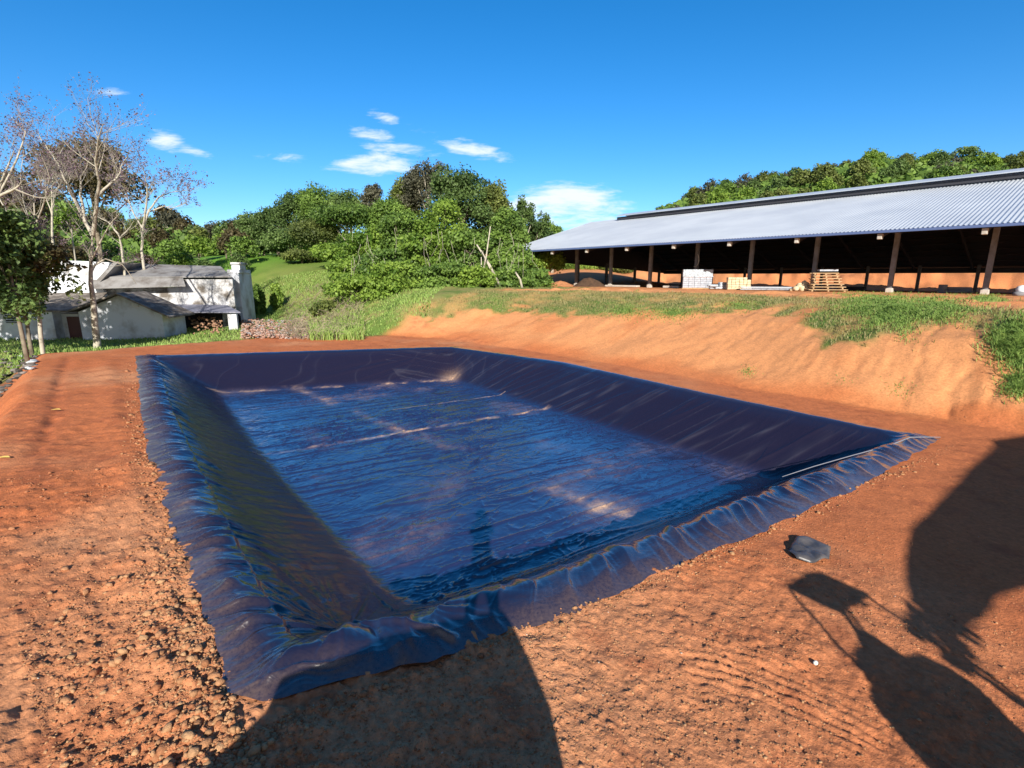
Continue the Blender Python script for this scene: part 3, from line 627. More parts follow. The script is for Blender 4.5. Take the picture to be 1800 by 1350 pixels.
def make_tree(name, loc, w_, h, style, matk, label, cat, group, nl=3200, leaf=.34, trunk=.35, bark='bark', rs=None, cz=None):
    root = empty(name, loc, label, cat, group)
    z0 = h*({'vine': .0, 'umbrella': .5, 'slim': .35, 'sparse': .3, 'dark': .12}.get(style, .16) if cz is None else cz)
    P, Nn, t, C, Rr = crown_pts(w_, z0, h, nl, style); t = t+R.uniform(-.2, .16)
    leafmesh('crown', P, Nn, leaf*rng.uniform(.6, 1.25, len(P)), t, M_[matk], root)
    tm = trunk_mb(h*.72, max(.1, trunk), C); tm.build('trunk', M_[bark], root, smooth=True)
    return root

ORD = 'first second third fourth fifth sixth seventh eighth ninth tenth eleventh twelfth thirteenth fourteenth fifteenth sixteenth seventeenth eighteenth nineteenth twentieth'.split()
TENS = {20: 'twenty', 30: 'thirty', 40: 'forty', 50: 'fifty', 60: 'sixty', 70: 'seventy'}
def ordw(i):
    if i <= 20: return ORD[i-1]
    if i % 10 == 0: return {30: 'thirtieth', 40: 'fortieth', 50: 'fiftieth', 60: 'sixtieth', 70: 'seventieth'}[i]
    return TENS[i//10*10]+'-'+ORD[i % 10-1]

# --- the wood between the green field and the barn: px centre, px top, px width, distance, style, colour
wood = [
 (448, 376, 66, 92, 'dark', 'dark', 'farthest left dark tree of the wood, beside the green field'),
 (482, 364, 62, 90, 'dark', 'dark', 'rounded dark tree standing over the upper edge of the green field'),
 (522, 337, 80, 88, 'dark', 'dark', 'tall dark rounded tree forming the left shoulder of the wood'),
 (566, 330, 84, 87, 'dense', 'mid', 'tall grey green tree on the skyline left of the umbrella crowned tree'),
 (612, 338, 74, 86, 'dense', 'dark', 'dark tree on the skyline above the flat umbrella crown'),
 (652, 326, 52, 86, 'sparse', 'grey', 'thin greyish tree rising above the left half of the wood'),
 (462, 425, 72, 84, 'dark', 'dark', 'low dark bushy tree touching the far edge of the field'),
 (508, 400, 86, 80, 'dark', 'dark', 'dark billowy tree above the deep shade at the field edge'),
 (556, 385, 90, 76, 'dense', 'olive', 'olive green tree between the dark billowy tree and the umbrella tree'),
 (606, 362, 104, 74, 'umbrella', 'mid', 'flat umbrella crowned tree with pale stems inside the wood'),
 (682, 352, 80, 74, 'dense', 'mid', 'mid green tree in the dip of the skyline'),
 (716, 318, 66, 78, 'dense', 'olive', 'greyish olive tree left of the tallest crown'),
 (752, 288, 84, 76, 'sparse', 'grey', 'tallest tree of the wood, thin grey and twiggy on top'),
 (806, 302, 118, 66, 'dense', 'dark', 'big dark green domed tree at the top right of the wood'),
 (868, 322, 60, 68, 'dense', 'olive', 'narrow olive tree right of the big dark dome'),
 (776, 352, 96, 60, 'vine', 'bright', 'vine draped yellow green tree in front of the dark dome'),
 (706, 378, 104, 59, 'vine', 'mid', 'bright vine covered tree at the middle of the wood'),
 (646, 402, 96, 60, 'vine', 'bright', 'light green creeper covered tree below the umbrella crown'),
 (588, 430, 84, 63, 'dense', 'bright', 'light green tree at the right end of the field'),
 (530, 440, 72, 70, 'dense', 'olive', 'olive tree above the right half of the green field'),
 (888, 370, 70, 58, 'dense', 'mid', 'mid green tree above the pale leaning trunks'),
 (922, 350, 36, 78, 'sparse', 'dark', 'slim tall tree left of the barn roof tip'),
 (950, 378, 44, 80, 'sparse', 'dark', 'slim dark tree touching the barn roof tip'),
 (972, 392, 34, 84, 'sparse', 'mid', 'small slim tree just above the left tip of the metal roof'),
 (740, 412, 92, 54, 'vine', 'bright', 'bright creeper mound in front of the vine covered trees'),
 (826, 408, 84, 55, 'vine', 'mid', 'creeper hung tree left of the pale leaning trunks'),
 (676, 440, 90, 53, 'vine', 'mid', 'leafy creeper mound above the light green bushes'),
 (900, 432, 70, 55, 'dense', 'mid', 'low tree right of the pale leaning trunks'),
 (955, 436, 70, 62, 'dense', 'bright', 'low bright tree seen under the left tip of the roof'),
 (620, 455, 80, 55, 'dense', 'bright', 'bright bushy tree overhanging the right edge of the field'),
]
for (px, ty, pw, Y, st, mk, lab) in wood:
    X = (px-900)/FPX*(Y*C_+.3); g = ground_at(X, Y); top = on_y(px, ty, Y); h = top[2]-g; wd = pw/FPX*Y*.98
    vol = wd*h
    make_tree('woodland_tree', (top[0], Y, g), wd, h, st, mk, lab, 'tree', 'trees of the wood beside the field', nl=int(min(24000, 5000+vol*150)), leaf=.215, trunk=.16+h*.012,
              bark='palebark' if st in ('umbrella', 'sparse', 'slim') else 'bark')
# shrubs in front of the wood
shr = [(612, 480, 76, 50, 'bright', 'light green bush at the lower right corner of the field'), (640, 486, 110, 45, 'bright', 'broad bright green bush above the dirt nose of the bank'),
       (695, 462, 100, 46, 'bright', 'bright bush in front of the creeper mounds'), (738, 470, 84, 47, 'mid', 'mid green bush at the foot of the vine draped trees'),
       (790, 462, 86, 48, 'mid', 'leafy bush left of the pale leaning trunks'), (838, 470, 70, 47, 'bright', 'small bush at the foot of the pale leaning trunks'),
       (900, 468, 76, 50, 'mid', 'bush right of the pale leaning trunks'), (940, 474, 56, 54, 'mid', 'bush behind the first barn post'), (575, 532, 50, 44, 'olive', 'olive bush at the left end of the bushes by the twiggy hedge'),
       (1010, 448, 110, 98, 'bright', 'bright green bush seen between the first two barn posts'), (1075, 450, 110, 100, 'olive', 'olive bush seen through the left part of the barn'), (1135, 455, 110, 104, 'mid', 'green bush seen through the barn left of the back corner'),
       (485, 500, 20, 50, 'bright', 'small round green bush right of the chimney shadow'), (453, 502, 18, 49, 'mid', 'small bush just right of the chimney tower')]
for (px, ty, pw, Y, mk, lab) in shr:
    X = (px-900)/FPX*(Y*C_+.3); g = ground_at(X, Y); top = on_y(px, ty, Y); h = max(.9, top[2]-g); wd = pw/FPX*Y*1.02
    root = empty('bush', (X, Y, g), lab, 'bush', 'bushes along the edge of the wood')
    P, Nn, t, C, Rr = crown_pts(wd, -.3, h, int(2500+wd*h*380), 'vine'); leafmesh('crown', P, Nn, .18*rng.uniform(.6, 1.3, len(P)), t, M_[mk], root)
    trunk_mb(h*.5, .07, C).build('stem', M_['bark'], root)
# pale leaning trunks and bare stems in front of the wood
for k, (a, b, r0, lab) in enumerate([((880, 502), (838, 430), .12, 'thick pale dead trunk leaning left in front of the wood'), ((872, 500), (846, 440), .07, 'thinner pale trunk leaning beside the thick one'),
                        ((842, 508), (846, 452), .07, 'thin upright pale stem left of the leaning trunks'), ((918, 492), (906, 478), .12, 'short pale stump leaning at the right of the wood'),
                        ((842, 440), (862, 398), .08, 'pale stem forking up behind the leaning trunks')]):
    Y = 48-.3*k; p0 = on_y(*a, Y); p1 = on_y(*b, Y); p0[2] = min(p0[2], ground_at(p0[0], Y)); m = p0.lerp(p1, .5)+Vector((.12, 0, .05))
    o = MB().tube([p0, m, p1], [r0, r0*.85, r0*.55], 8).build('leaning_trunk', M_['palebark'], smooth=True, loc=p0); tagit(o, lab, 'dead trunk', 'pale dead trunks in front of the wood')
# hanging vines and twiggy stems
mb = MB()
for i in range(46):
    px = R.uniform(600, 940); py = R.uniform(400, 480); Y = R.uniform(46.5, 52); p = on_y(px, py, Y); L_ = R.uniform(1, 3.2)
    mb.tube([p, p+Vector((R.uniform(-.3, .3), 0, -L_*.5)), p+Vector((R.uniform(-.7, .7), 0, -L_))], [.014, .012, .008], 4, False)
o = mb.build('hanging_vines', M_['palebark']); tagit(o, 'tangle of pale bare vines and stems hanging in the wood', 'vines', kind='stuff')

# undergrowth filling the floor of the woods
def undergrowth():
    K = 120000; x = rng.uniform(-150, 190, K); y = rng.uniform(50, 210, K); u = x/y; n, t = NT(x, y)
    ok = ((u > -.43)&(u < .06)&(y > 49+4*fbm(x*.1, y*.1, 1, 2))&(y < 90)&((u > -.24)|(y > 66+60*(-.24-u)*1.1)))
    ok |= (y > 112)|((u > .02)&(n > 86)&(y > 97))|((u < -.72)&(y > 60))
    ok &= (np.abs(u) < 1.35)
    x, y = x[ok], y[ok]; z = ground_z(x, y, False); K = len(x)
    near = (y < 100); hh = np.where(near, rng.uniform(0, 2.2, K), rng.uniform(0, 4, K))
    tint = rng.uniform(.1, .75, K); nrm = rng.normal(size=(K, 3))*.7+np.array([0, -.6, .7])
    o = leafmesh('undergrowth', np.stack([x, y, z+hh], 1), nrm, np.where(near, .5, .95)*rng.uniform(.6, 1.4, K), tint, M_['mid']); tagit(o, 'dense low undergrowth covering the floor of the woods', 'undergrowth', kind='stuff')
undergrowth()

# wooded hills: individual trees copied from a few built ones
protos = {}
def hill_proto(style, mk, lf=.42, nl=2300):
    P, Nn, t, C, Rr = crown_pts(6.5, 1.0 if style != 'slim' else 3, 8.5, nl, style)
    a = leafmesh('crown', P, Nn, lf*rng.uniform(.6, 1.3, len(P)), t, M_[mk]); b = trunk_mb(6.2, .2, C).build('trunk', M_['palebark' if style in ('sparse', 'slim') else 'bark'], smooth=True)
    d = (a.data, b.data); bpy.data.objects.remove(a); bpy.data.objects.remove(b); return d
PK = [('dense', 'mid', 'rounded mid green'), ('dark', 'dark', 'dark green'), ('dense', 'olive', 'olive green'), ('sparse', 'grey', 'thin greyish'), ('dense', 'bright', 'bright green'), ('dense', 'brown', 'brownish'), ('slim', 'dark', 'slim dark')]
PD = [[hill_proto(s, m) for _ in range(2)] for s, m, l in PK]
def hill_trees(lst, where, group):
    lst = sorted(lst, key=lambda q: q[0]/q[1])
    for i, (x, y, k, s) in enumerate(lst):
        g = ground_at(x, y)-.4; a, b = PD[k][R.randrange(2)]
        root = empty('hill_tree', (x, y, g), '%s tree, %s from the left %s' % (PK[k][2], ordw(i+1), where), 'tree', group, R.uniform(0, 6.28))
        s *= .84; root.scale = (s*R.uniform(.9, 1.15), s*R.uniform(.9, 1.15), s*R.uniform(.9, 1.12))
        for nm, d in (('crown', a), ('trunk', b)):
            o = bpy.data.objects.new(nm, d); COL.objects.link(o); o.parent = root
def place(K, u0, u1, y0, y1, mind, ks, s0, s1):
    out = []; tries = 0
    while len(out) < K and tries < 4000:
        tries += 1; u = R.uniform(u0, u1); y = R.uniform(y0, y1); x = u*y
        if all(abs(x-q[0])+.5*abs(y-q[1]) > mind for q in out): out.append((x, y, R.choice(ks), R.uniform(s0, s1)))
    return out
# right hill: crest row and slope rows
crest_r = [(u*165, 163+4*math.sin(u*40), R.choice([0, 1, 2, 2, 3, 3]), R.uniform(.45, 1.0)) for u in np.linspace(.27, 1.06, 52)]
hill_trees(crest_r, 'along the hill crest behind the barn', 'trees on the crest of the hill behind the barn')
hill_trees(place(74, .24, 1.05, 118, 160, 3.6, [0, 4, 4, 2, 1, 2, 3], .6, 1.0), 'on the hill slope behind the barn', 'trees on the slope of the hill behind the barn')
p_ = on_y(1708, 262, 168)
hill_trees([(p_[0], 168, 6, 1.45)], 'alone above the right hill skyline, tall and thin', 'lone skyline tree')
hill_trees(place(14, .03, .25, 105, 130, 3.5, [0, 1, 2, 6], .7, 1.0), 'behind the metal roof tip', 'trees behind the left tip of the metal roof')
hill_trees(place(46, -1.12, -.52, 112, 150, 4.5, [2, 5, 5, 0, 1, 3], .8, 1.2), 'on the far farmhouse hill', 'trees on the hill behind the farmhouse')
hill_trees(place(24, -.95, -.5, 66, 95, 4.0, [0, 2, 4, 5, 1], .45, .8), 'just behind the farmhouse', 'trees just behind the farmhouse')

# ------------------------------------------------------------------ bare trees on the left
def bare_tree(name, limbs, Y, label, r0, group, twig=1.0, tips='purple', bark='palebark', tipn=16, dy=1.0, sub=3, leafy=None, base_drop=True):
    """limbs: list of (px polyline, start radius factor)"""
    limbs = [([(p[0], p[1]+max(0, 350-p[1])*.22) for p in pl], a_, b_) for pl, a_, b_ in limbs]
    b = on_y(*limbs[0][0][0], Y); g = ground_at(b[0], Y) if base_drop else b[2]
    base = Vector((b[0], Y, min(b[2], g)-.1)); root = empty(name, base, label, 'tree', group)
    tr = MB(); tw = MB(); tipP = []
    def sub_b(p, d, L_, r, lev):
        q = p; pts = [p]; k = 4
        for i in range(k):
            d = (d+Vector((R.uniform(-.25, .25), R.uniform(-.25, .25), R.uniform(-.05, .22)))).normalized(); q = q+d*L_/k; pts.append(q)
        (tr if lev > 1 else tw).tube(pts, [r*(1-.75*i/k) for i in range(k+1)], 5 if lev > 1 else 3, False)
        if lev > 0:
            for i in range(int(3+2*twig)):
                j = R.uniform(.25, 1); idx = min(int(j*k), k-1); c = pts[idx].lerp(pts[idx+1], j*k-idx)
                dd = (d+Vector((R.uniform(-1, 1), R.uniform(-1, 1), R.uniform(-.4, .8)))).normalized()
                sub_b(c, dd, L_*R.uniform(.45, .7), r*.5, lev-1)
        else: tipP.extend(pts[2:])
    for li, (pl, rf, nb) in enumerate(limbs):
        pts = []
        for i, p in enumerate(pl):
            off = 0 if li == 0 else math.sin(li*2.3)*dy*i*.6
            q = on_y(p[0], p[1], Y+off); pts.append(q)
        if li == 0: pts[0] = base.copy()
        rad = [max(.012, r0*rf*(1-.86*i/(len(pts)-1))*(.9 if li else 1)) for i in range(len(pts))]
        # smooth a little
        P2 = []; R2 = []
        for i in range(len(pts)-1):
            for s in range(3):
                k = s/3; P2.append(pts[i].lerp(pts[i+1], k)+Vector((R.uniform(-.03, .03), R.uniform(-.03, .03), 0))); R2.append(rad[i]*(1-k)+rad[i+1]*k)
        P2.append(pts[-1]); R2.append(rad[-1])
        tr.tube(P2, R2, 9, False)
        for i in range(nb):
            j = R.uniform(.3, 1)**.8; idx = min(int(j*(len(P2)-1)), len(P2)-2); p = P2[idx]; d = (P2[idx+1]-p).normalized()
            dd = (d*.6+Vector((R.uniform(-1, 1), R.uniform(-1, 1), R.uniform(-.1, .7)))).normalized()
            sub_b(p, dd, R.uniform(.9, 2.0)*twig*(Y/28), R2[idx]*.42, sub-1)
    to = lambda mbx: setattr(mbx, 'v', [(v[0]-base[0], v[1]-base[1], v[2]-base[2]) for v in mbx.v])
    if not tips: b0 = len(tr.v); tr.v += tw.v; tr.f += [tuple(b0+i for i in f) for f in tw.f]
    to(tr); to(tw); tr.build('trunk', M_[bark], root, smooth=True)
    if tw.v and tips: tw.build('twigs', M_[bark], root)
    if tips and tipP:
        T = np.array([tuple(q-base) for q in tipP]); T = np.repeat(T, tipn, 0)[rng.permutation(len(T)*tipn)[:min(int(len(T)*tipn*.2), 3500)]]
        T = T+rng.normal(size=T.shape)*.07
        leafmesh('leaves', T, rng.normal(size=T.shape), .05*Y/28*rng.uniform(.6, 1.5, len(T)), rng.uniform(0, 1, len(T)), M_[tips], root)
    if leafy is not None:
        for (px, py, pw, ph, mk, nl) in leafy:
            c = on_y(px, py, Y)-base; W = pw/FPX*Y; Hh = ph/FPX*Y; P, Nn, t, C, Rr = crown_pts(W, c[2]-Hh/2, c[2]+Hh/2, nl, 'sparse'); P[:, 0] += c[0]
            leafmesh('foliage', P, Nn, .17*rng.uniform(.6, 1.3, len(P)), t, M_[mk], root)
    return root
G = 'bare pale trees around the farmhouse'
bare_tree('bare_tree', [([(171, 614), (167, 560), (160, 500), (160, 450), (163, 410)], 1, 3), ([(163, 415), (148, 385), (128, 345), (112, 300), (98, 262), (78, 225), (62, 195)], .55, 11),
    ([(163, 412), (170, 360), (174, 310), (168, 262), (172, 215), (182, 180)], .6, 12), ([(171, 345), (190, 320), (208, 300), (216, 268), (232, 235)], .4, 10),
    ([(150, 390), (142, 340), (142, 300), (156, 268), (160, 240)], .4, 8), ([(128, 345), (118, 318), (104, 300)], .3, 4), ([(160, 470), (185, 455), (215, 465), (240, 500)], .3, 5), ([(161, 455), (190, 400), (212, 372)], .3, 5)],
    28.5, 'large pale bare tree with a whitish forked trunk in front of the farmhouse gable', .20, G, tipn=6)
bare_tree('bare_tree', [([(76, 630), (70, 560), (62, 500), (60, 430), (62, 380), (58, 330)], 1, 8), ([(62, 430), (52, 400), (40, 350), (36, 300), (42, 240)], .5, 8), ([(60, 400), (80, 350), (88, 300), (70, 240)], .45, 8), ([(62, 460), (85, 440), (100, 430)], .4, 5)],
    26.5, 'slender pale tree with leafy lower boughs left of the large bare tree', .11, G, tipn=5, leafy=[(80, 500, 80, 130, 'olive', 1700), (95, 470, 80, 80, 'brown', 700), (60, 455, 80, 90, 'olive', 900)])
bare_tree('bare_tree', [([(250, 470), (249, 440), (251, 400)], 1, 3), ([(251, 400), (262, 370), (280, 345), (300, 335), (330, 330)], .6, 9), ([(251, 402), (258, 360), (258, 320), (252, 280)], .6, 10), ([(251, 402), (240, 385), (225, 350), (215, 320)], .5, 8), ([(262, 372), (290, 362), (300, 368), (330, 355)], .4, 7)],
    42, 'bare tree with spreading mauve twigs rising behind the ridge right of centre', .17, G, tipn=6, twig=.85)
bare_tree('bare_tree', [([(214, 466), (213, 430), (208, 410)], 1, 3), ([(208, 412), (190, 390), (170, 380)], .6, 5), ([(210, 420), (228, 400), (236, 388)], .5, 5)], 40, 'short bare stem rising behind the grey ridge between two taller bare trees', .13, G, tips=None, twig=.6)
bare_tree('bare_tree', [([(92, 466), (92, 420), (92, 370), (90, 330), (94, 290)], 1, 8), ([(92, 380), (80, 340), (76, 300)], .5, 7), ([(92, 360), (104, 320), (110, 290)], .5, 6)], 44, 'tall thin pale tree standing behind the white gable wall', .12, G, tipn=4)
bare_tree('bare_tree', [([(131, 466), (129, 430), (126, 400)], 1, 2), ([(127, 410), (120, 395), (114, 385)], .5, 3)], 46, 'thin pale tree with a small round green crown behind the white gable', .11, G, tips=None, twig=.6, leafy=[(122, 388, 34, 40, 'bright', 1400)])
bare_tree('bare_tree', [([(-30, 400), (-5, 345), (28, 326), (44, 305)], 1, 5), ([(28, 328), (60, 345), (90, 350)], .5, 4), ([(-5, 345), (10, 365), (12, 372)], .4, 3)], 24, 'pale curved bough reaching in from the left edge of the picture', .10, G, tipn=3, twig=.7, base_drop=False)
bare_tree('bare_tree', [([(-40, 640), (-35, 500), (-20, 380), (10, 290), (25, 240)], 1, 9), ([(-20, 380), (30, 260), (45, 200), (20, 165)], .5, 7)], 25, 'bare mauve twigged tree at the left edge of the picture', .12, G, tipn=6)
# rounded olive tree behind and dark evergreen at the edge
X = on_y(153, 300, 60); g = ground_at(X[0], 60)
make_tree('tree', (X[0], 60, g), 158/FPX*60, on_y(153, 246, 60)[2]-g, 'dense', 'brown', 'tall tree with a wide rounded brown green crown behind the bare trees', 'tree', None, nl=8500, leaf=.28, trunk=.3, cz=.52)
for px, ty, pw, Y, mk, lab in [(-6, 368, 84, 25, 'dark', 'dark leafy evergreen tree at the left edge before the white wall'), (12, 400, 64, 27, 'dark', 'smaller dark leafy tree right of the dark evergreen'), (-10, 300, 120, 62, 'brown', 'brownish tree filling the far left edge above the evergreen')]:
    X = on_y(px, ty, Y); g = ground_at(X[0], Y); make_tree('tree', (X[0], Y, g), pw/FPX*Y*1.15, X[2]-g, 'vine', mk, lab, 'tree', None, nl=9000, leaf=.15 if Y < 40 else .3, trunk=.1, cz=.32)
X = -26.0; make_tree('tree', (X, 18.3, ground_at(X, 18.3)), 7.0, 12.3, 'dense', 'olive', 'leafy tree added outside the left of the view to shade the gable', 'tree', None, nl=2300, leaf=.26, trunk=.2, cz=.5)  # unseen tree, put in so its crown dapples the gable with shade
X = -30.5; make_tree('tree', (X, 19.5, ground_at(X, 19.5)), 7.0, 11.5, 'dense', 'olive', 'leafy tree added left of the view to shade the farmhouse wall', 'tree', None, nl=5200, leaf=.26, trunk=.2, cz=.45)  # unseen tree, put in to shade the left wall

# ------------------------------------------------------------------ barn
def barn():
    a = Vector((-3.24, 3.86, 0)); pn = Vector((.766, .643, 0)); ad = a.normalized()
    F0 = Vector((30.15, 32.45, 0)); B0 = Vector((49.9, 54.9, 0))
    zf, zb, zr = 6.85, 5.0, 11.3
    root = empty('barn', F0, 'long open sided barn with a pale corrugated metal roof on the upper terrace', 'barn')
    T = lambda p: Vector(p)-F0
    i0, i1 = -4, 8
    W = 29.2; ov = 4.3
    E0 = F0+a*i0-pn*ov; E1 = F0+a*i1-pn*ov+ad*3.1
    wr = 11.5+ov; wb = W+ov+1.2
    def rz(s):        # height of roof at distance s from the front eave
        return zf+(zr-zf)*s/wr if s <= wr else zr-(zr-zb)*(s-wr)/(wb-wr)
    L_ = (E1-E0).length; per = .235; nr = int(L_/per)
    V = []; prof = []
    for i in range(nr+1):
        for f_, h in ((0, 0), (.42, 0), (.55, .045), (.87, .045)):
            prof.append((min((i+f_)*per, L_), h))
    S = [0, wr*.33, wr*.66, wr]
    V = [tuple(T(E0+ad*q+pn*s+Vector((0, 0, rz(s)+h)))) for s in S for q, h in prof]; K = len(prof)
    F = [(j*K+i, j*K+i+1, (j+1)*K+i+1, (j+1)*K+i) for j in range(len(S)-1) for i in range(K-1)]
    npmesh('front_roof_sheet', V, F, M_['galv'], root)
    S = [wr, (wr+wb)/2, wb]; V = [tuple(T(E0+ad*q+pn*s+Vector((0, 0, rz(s)+h)))) for s in S for q, h in prof[::2]]; K2 = len(prof[::2])
    npmesh('back_roof_sheet', V, [(j*K2+i, j*K2+i+1, (j+1)*K2+i+1, (j+1)*K2+i) for j in range(2) for i in range(K2-1)], M_['galv'], root)
    # lining of purlins below the sheets, 12 cm under
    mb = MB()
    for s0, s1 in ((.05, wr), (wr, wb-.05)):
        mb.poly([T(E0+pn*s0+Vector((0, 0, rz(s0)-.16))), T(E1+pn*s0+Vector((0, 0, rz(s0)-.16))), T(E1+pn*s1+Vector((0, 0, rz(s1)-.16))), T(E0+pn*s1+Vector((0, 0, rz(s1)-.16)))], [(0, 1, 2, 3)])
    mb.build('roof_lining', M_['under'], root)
    mb = MB()
    for s in np.arange(.4, wb, 1.6): mb.beam(T(E0+pn*s+Vector((0, 0, rz(s)-.22))), T(E1+pn*s+Vector((0, 0, rz(s)-.22))), .08, .1)
    o = mb.build('purlins', M_['darksteel'], root); o['kind'] = 'stuff'
    # eave flashing, gable edge and ridge cap
    fl = mat('blue flashing', (.10, .15, .32), .4)
    MB().beam(T(E0+Vector((0, 0, zf-.07))), T(E1+Vector((0, 0, zf-.07))), .06, .16).build('eave_flashing', fl, root)
    mb = MB()
    for s0, s1 in ((0, wr), (wr, wb)): mb.beam(T(E1+pn*s0+Vector((0, 0, rz(s0)-.04))), T(E1+pn*s1+Vector((0, 0, rz(s1)-.04))), .05, .2)
    mb.build('gable_flashing', M_['galv'], root)
    rc0 = E0+pn*wr; rc1 = E1+pn*wr-ad*5.5
    mb = MB(); mb.ext([T(rc0+pn*q+Vector((0, 0, rz(wr)+h))) for q, h in ((-1.5, .27), (0, .66), (1.5, .27), (1.5, .20), (0, .59), (-1.5, .20))], rc1-rc0)
    mb.build('ridge_cap', M_['galv'], root)
    mb = MB()
    for q in (-1.2, 1.2): mb.beam(T(rc0+pn*q+Vector((0, 0, rz(wr)-.02))), T(rc1+pn*q+Vector((0, 0, rz(wr)-.02))), .06, .32)
    mb.build('ridge_vent', M_['darksteel'], root)
    # gable end: dark sheet closing the triangle down to the post tops
    G0 = F0+a*i1; 
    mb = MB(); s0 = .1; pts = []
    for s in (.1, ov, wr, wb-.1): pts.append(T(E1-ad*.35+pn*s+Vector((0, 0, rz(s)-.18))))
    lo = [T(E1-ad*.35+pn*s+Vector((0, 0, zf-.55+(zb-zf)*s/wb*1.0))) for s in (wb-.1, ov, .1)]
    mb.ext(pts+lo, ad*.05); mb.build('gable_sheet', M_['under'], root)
    mb = MB(); mb.beam(T(E1-ad*.3+pn*.2+Vector((0, 0, zf-.5))), T(E1-ad*.3+pn*(wb-.2)+Vector((0, 0, zb-.5))), .14, .22); mb.build('gable_beam', M_['darksteel'], root)
    MB().beam(T(E0+pn*(wb-.5)+Vector((0, 0, zb-.42))), T(E1+pn*(wb-.5)+Vector((0, 0, zb-.42))), .12, .55).build('back_eave_beam', M_['darksteel'], root)
    # posts with pale footings
    def post(p, top, foot=True, wd=.29):
        g = ground_at(p[0], p[1]); x = MB(); x.box(T((p[0], p[1], (g-.3+top)/2)), (wd, wd, top-g+.3), rz=.69)
        o = x.build('post', M_['post'], root, bevel=.02)
        if foot: y = MB(); y.box(T((p[0], p[1], g+.0)), (wd+.12, wd+.12, .62), rz=.69); f = y.build('footing', M_['concrete'], o, bevel=.03)
    for i in range(-2, i1+1): p = F0+a*i; post(p, rz(ov)-.2)
    for i in range(-2, 8): p = B0+a*i; post(p, rz(ov+W)-.2, False, .3)
    Gb = B0+a*7
    for f_ in (.19, .38, .59, .79): p = G0.lerp(Gb, f_); post(p, zf-.5+(zb-zf)*f_, False, .3)
    for i in range(-2, i1+1):            # rafters with pale sawn ends jutting under the eave
        p = F0+a*i
        r_ = MB(); r_.beam(T(p-pn*(ov-.5)+Vector((0, 0, rz(.5)-.42))), T(p+pn*11.4+Vector((0, 0, rz(ov+11.4)-.42))), .16, .36); o = r_.build('rafter', M_['darksteel'], root)
        e_ = MB(); e_.box(T(p-pn*(ov-.36)+Vector((0, 0, rz(.4)-.46))), (.34, .26, .36), rz=.69); e_.build('rafter_end', M_['concrete'], o, bevel=.03)
        r_ = MB(); r_.beam(T(p+pn*11.6+Vector((0, 0, rz(wr)-.42))), T(p+pn*(W+.6)+Vector((0, 0, rz(wb-.7)-.42))), .16, .36); r_.build('rafter', M_['darksteel'], root)
    mb = MB(); mb.beam(T(F0+a*-4+Vector((0, 0, rz(ov)-.35))), T(F0+a*i1+Vector((0, 0, rz(ov)-.35))), .2, .4); mb.build('front_beam', M_['darksteel'], root)
    p = F0+a*5; 
    # pale hose looped on a post
    p = F0+a*4; g = ground_at(p[0], p[1]); q = p-pn*.28
    pts = [q+ad*(.35*math.cos(t))*-1+Vector((0, 0, g+2.6+.9*math.sin(t)*.7)) for t in np.linspace(-1.9, .9, 9)]
    o = MB().tube(pts, .045, 6).build('hose', M_['concrete'], smooth=True, loc=pts[0]); tagit(o, 'short pale curved hose hooked on a post of the barn', 'hose')
barn()

# things standing on the barn terrace
def terr(x, y, z=2.85):
    return Vector((*on_z(x, y, z), 0))
AD = math.atan2(3.86, -3.24)
def stand(px, py, d=0):
    q = ray(px, py); T_ = -1.6 if d == 0 else d; s_ = (T_+30.15*.766+32.45*.643)/(q[0]*.766+q[1]*.643); p = Vector((q[0]*s_, q[1]*s_, 0)); g = ground_at(p[0], p[1]); return Vector((p[0], p[1], g+.02))
p = stand(1224, 507); root = empty('block_stack', p, 'tall wrapped stack of grey blocks left of centre under the barn', 'block stack', rz=-.25)
mb = MB()
for i in range(5):
    for j in range(5): mb.box((-.98+i*.49, 0, .18+j*.185), (.47, 1.0, .175))
mb.build('blocks', M_['block'], root, bevel=.012)
mb = MB(); mb.box((0, 0, 1.38), (2.5, 1.05, .62)); mb.box((0.03, 0, 1.06), (2.6, 1.12, .05)); mb.build('wrapped_top', M_['wrap'], root, bevel=.09)
mb = MB(); [mb.box((0, y, .05), (2.5, .12, .1)) for y in (-.4, 0, .4)]; mb.build('pallet', M_['timber'], root)
p = stand(1268, 508)
root = empty('bag_heap', p, 'low heap of grey bags between the block stack and the cream blocks', 'bags', rz=-.2)
for i in range(16):
    c = (R.uniform(-1.2, 1.1)*(1-.25*(i//7)), R.uniform(-.3, .3), .12+.19*(i//7)); rocks_o = None
    mb = MB(); mb.box(c, (.66, .42, .2), rz=R.uniform(-.4, .4)); mb.build('bag', M_['wrap'], root, bevel=.07)
p = stand(1297, 507); root = empty('block_stack', p, 'cream coloured stack of bricks in front of a barn post', 'brick stack', rz=-.25)
mb = MB(); rr_ = random.Random(2)
for i in range(6):
    for j in range(5):
        if j == 4 and i in (5,): continue
        mb.box((-.75+i*.3, 0, .12+j*.2), (.28, .9, .185), rz=rr_.uniform(-.03, .03))
mb.build('bricks', M_['cream'], root, bevel=.012); mb = MB(); [mb.box((0, y, .015), (1.8, .1, .05)) for y in (-.35, .35)]; mb.build('pallet', M_['timber'], root)
p = stand(1345, 509); root = empty('sheet_pile', p, 'flat pile of long grey sheets lying beside the cream bricks', 'sheet pile', rz=-.28)
for i, (l, wd, z) in enumerate([(4.0, 1.1, .06), (3.7, 1.0, .16), (3.9, .9, .24)]): mb = MB(); mb.box((R.uniform(-.1, .1), 0, z), (l, wd, .05), rz=R.uniform(-.05, .05)); mb.build('sheet', M_['galv' if i == 2 else 'block'], root)
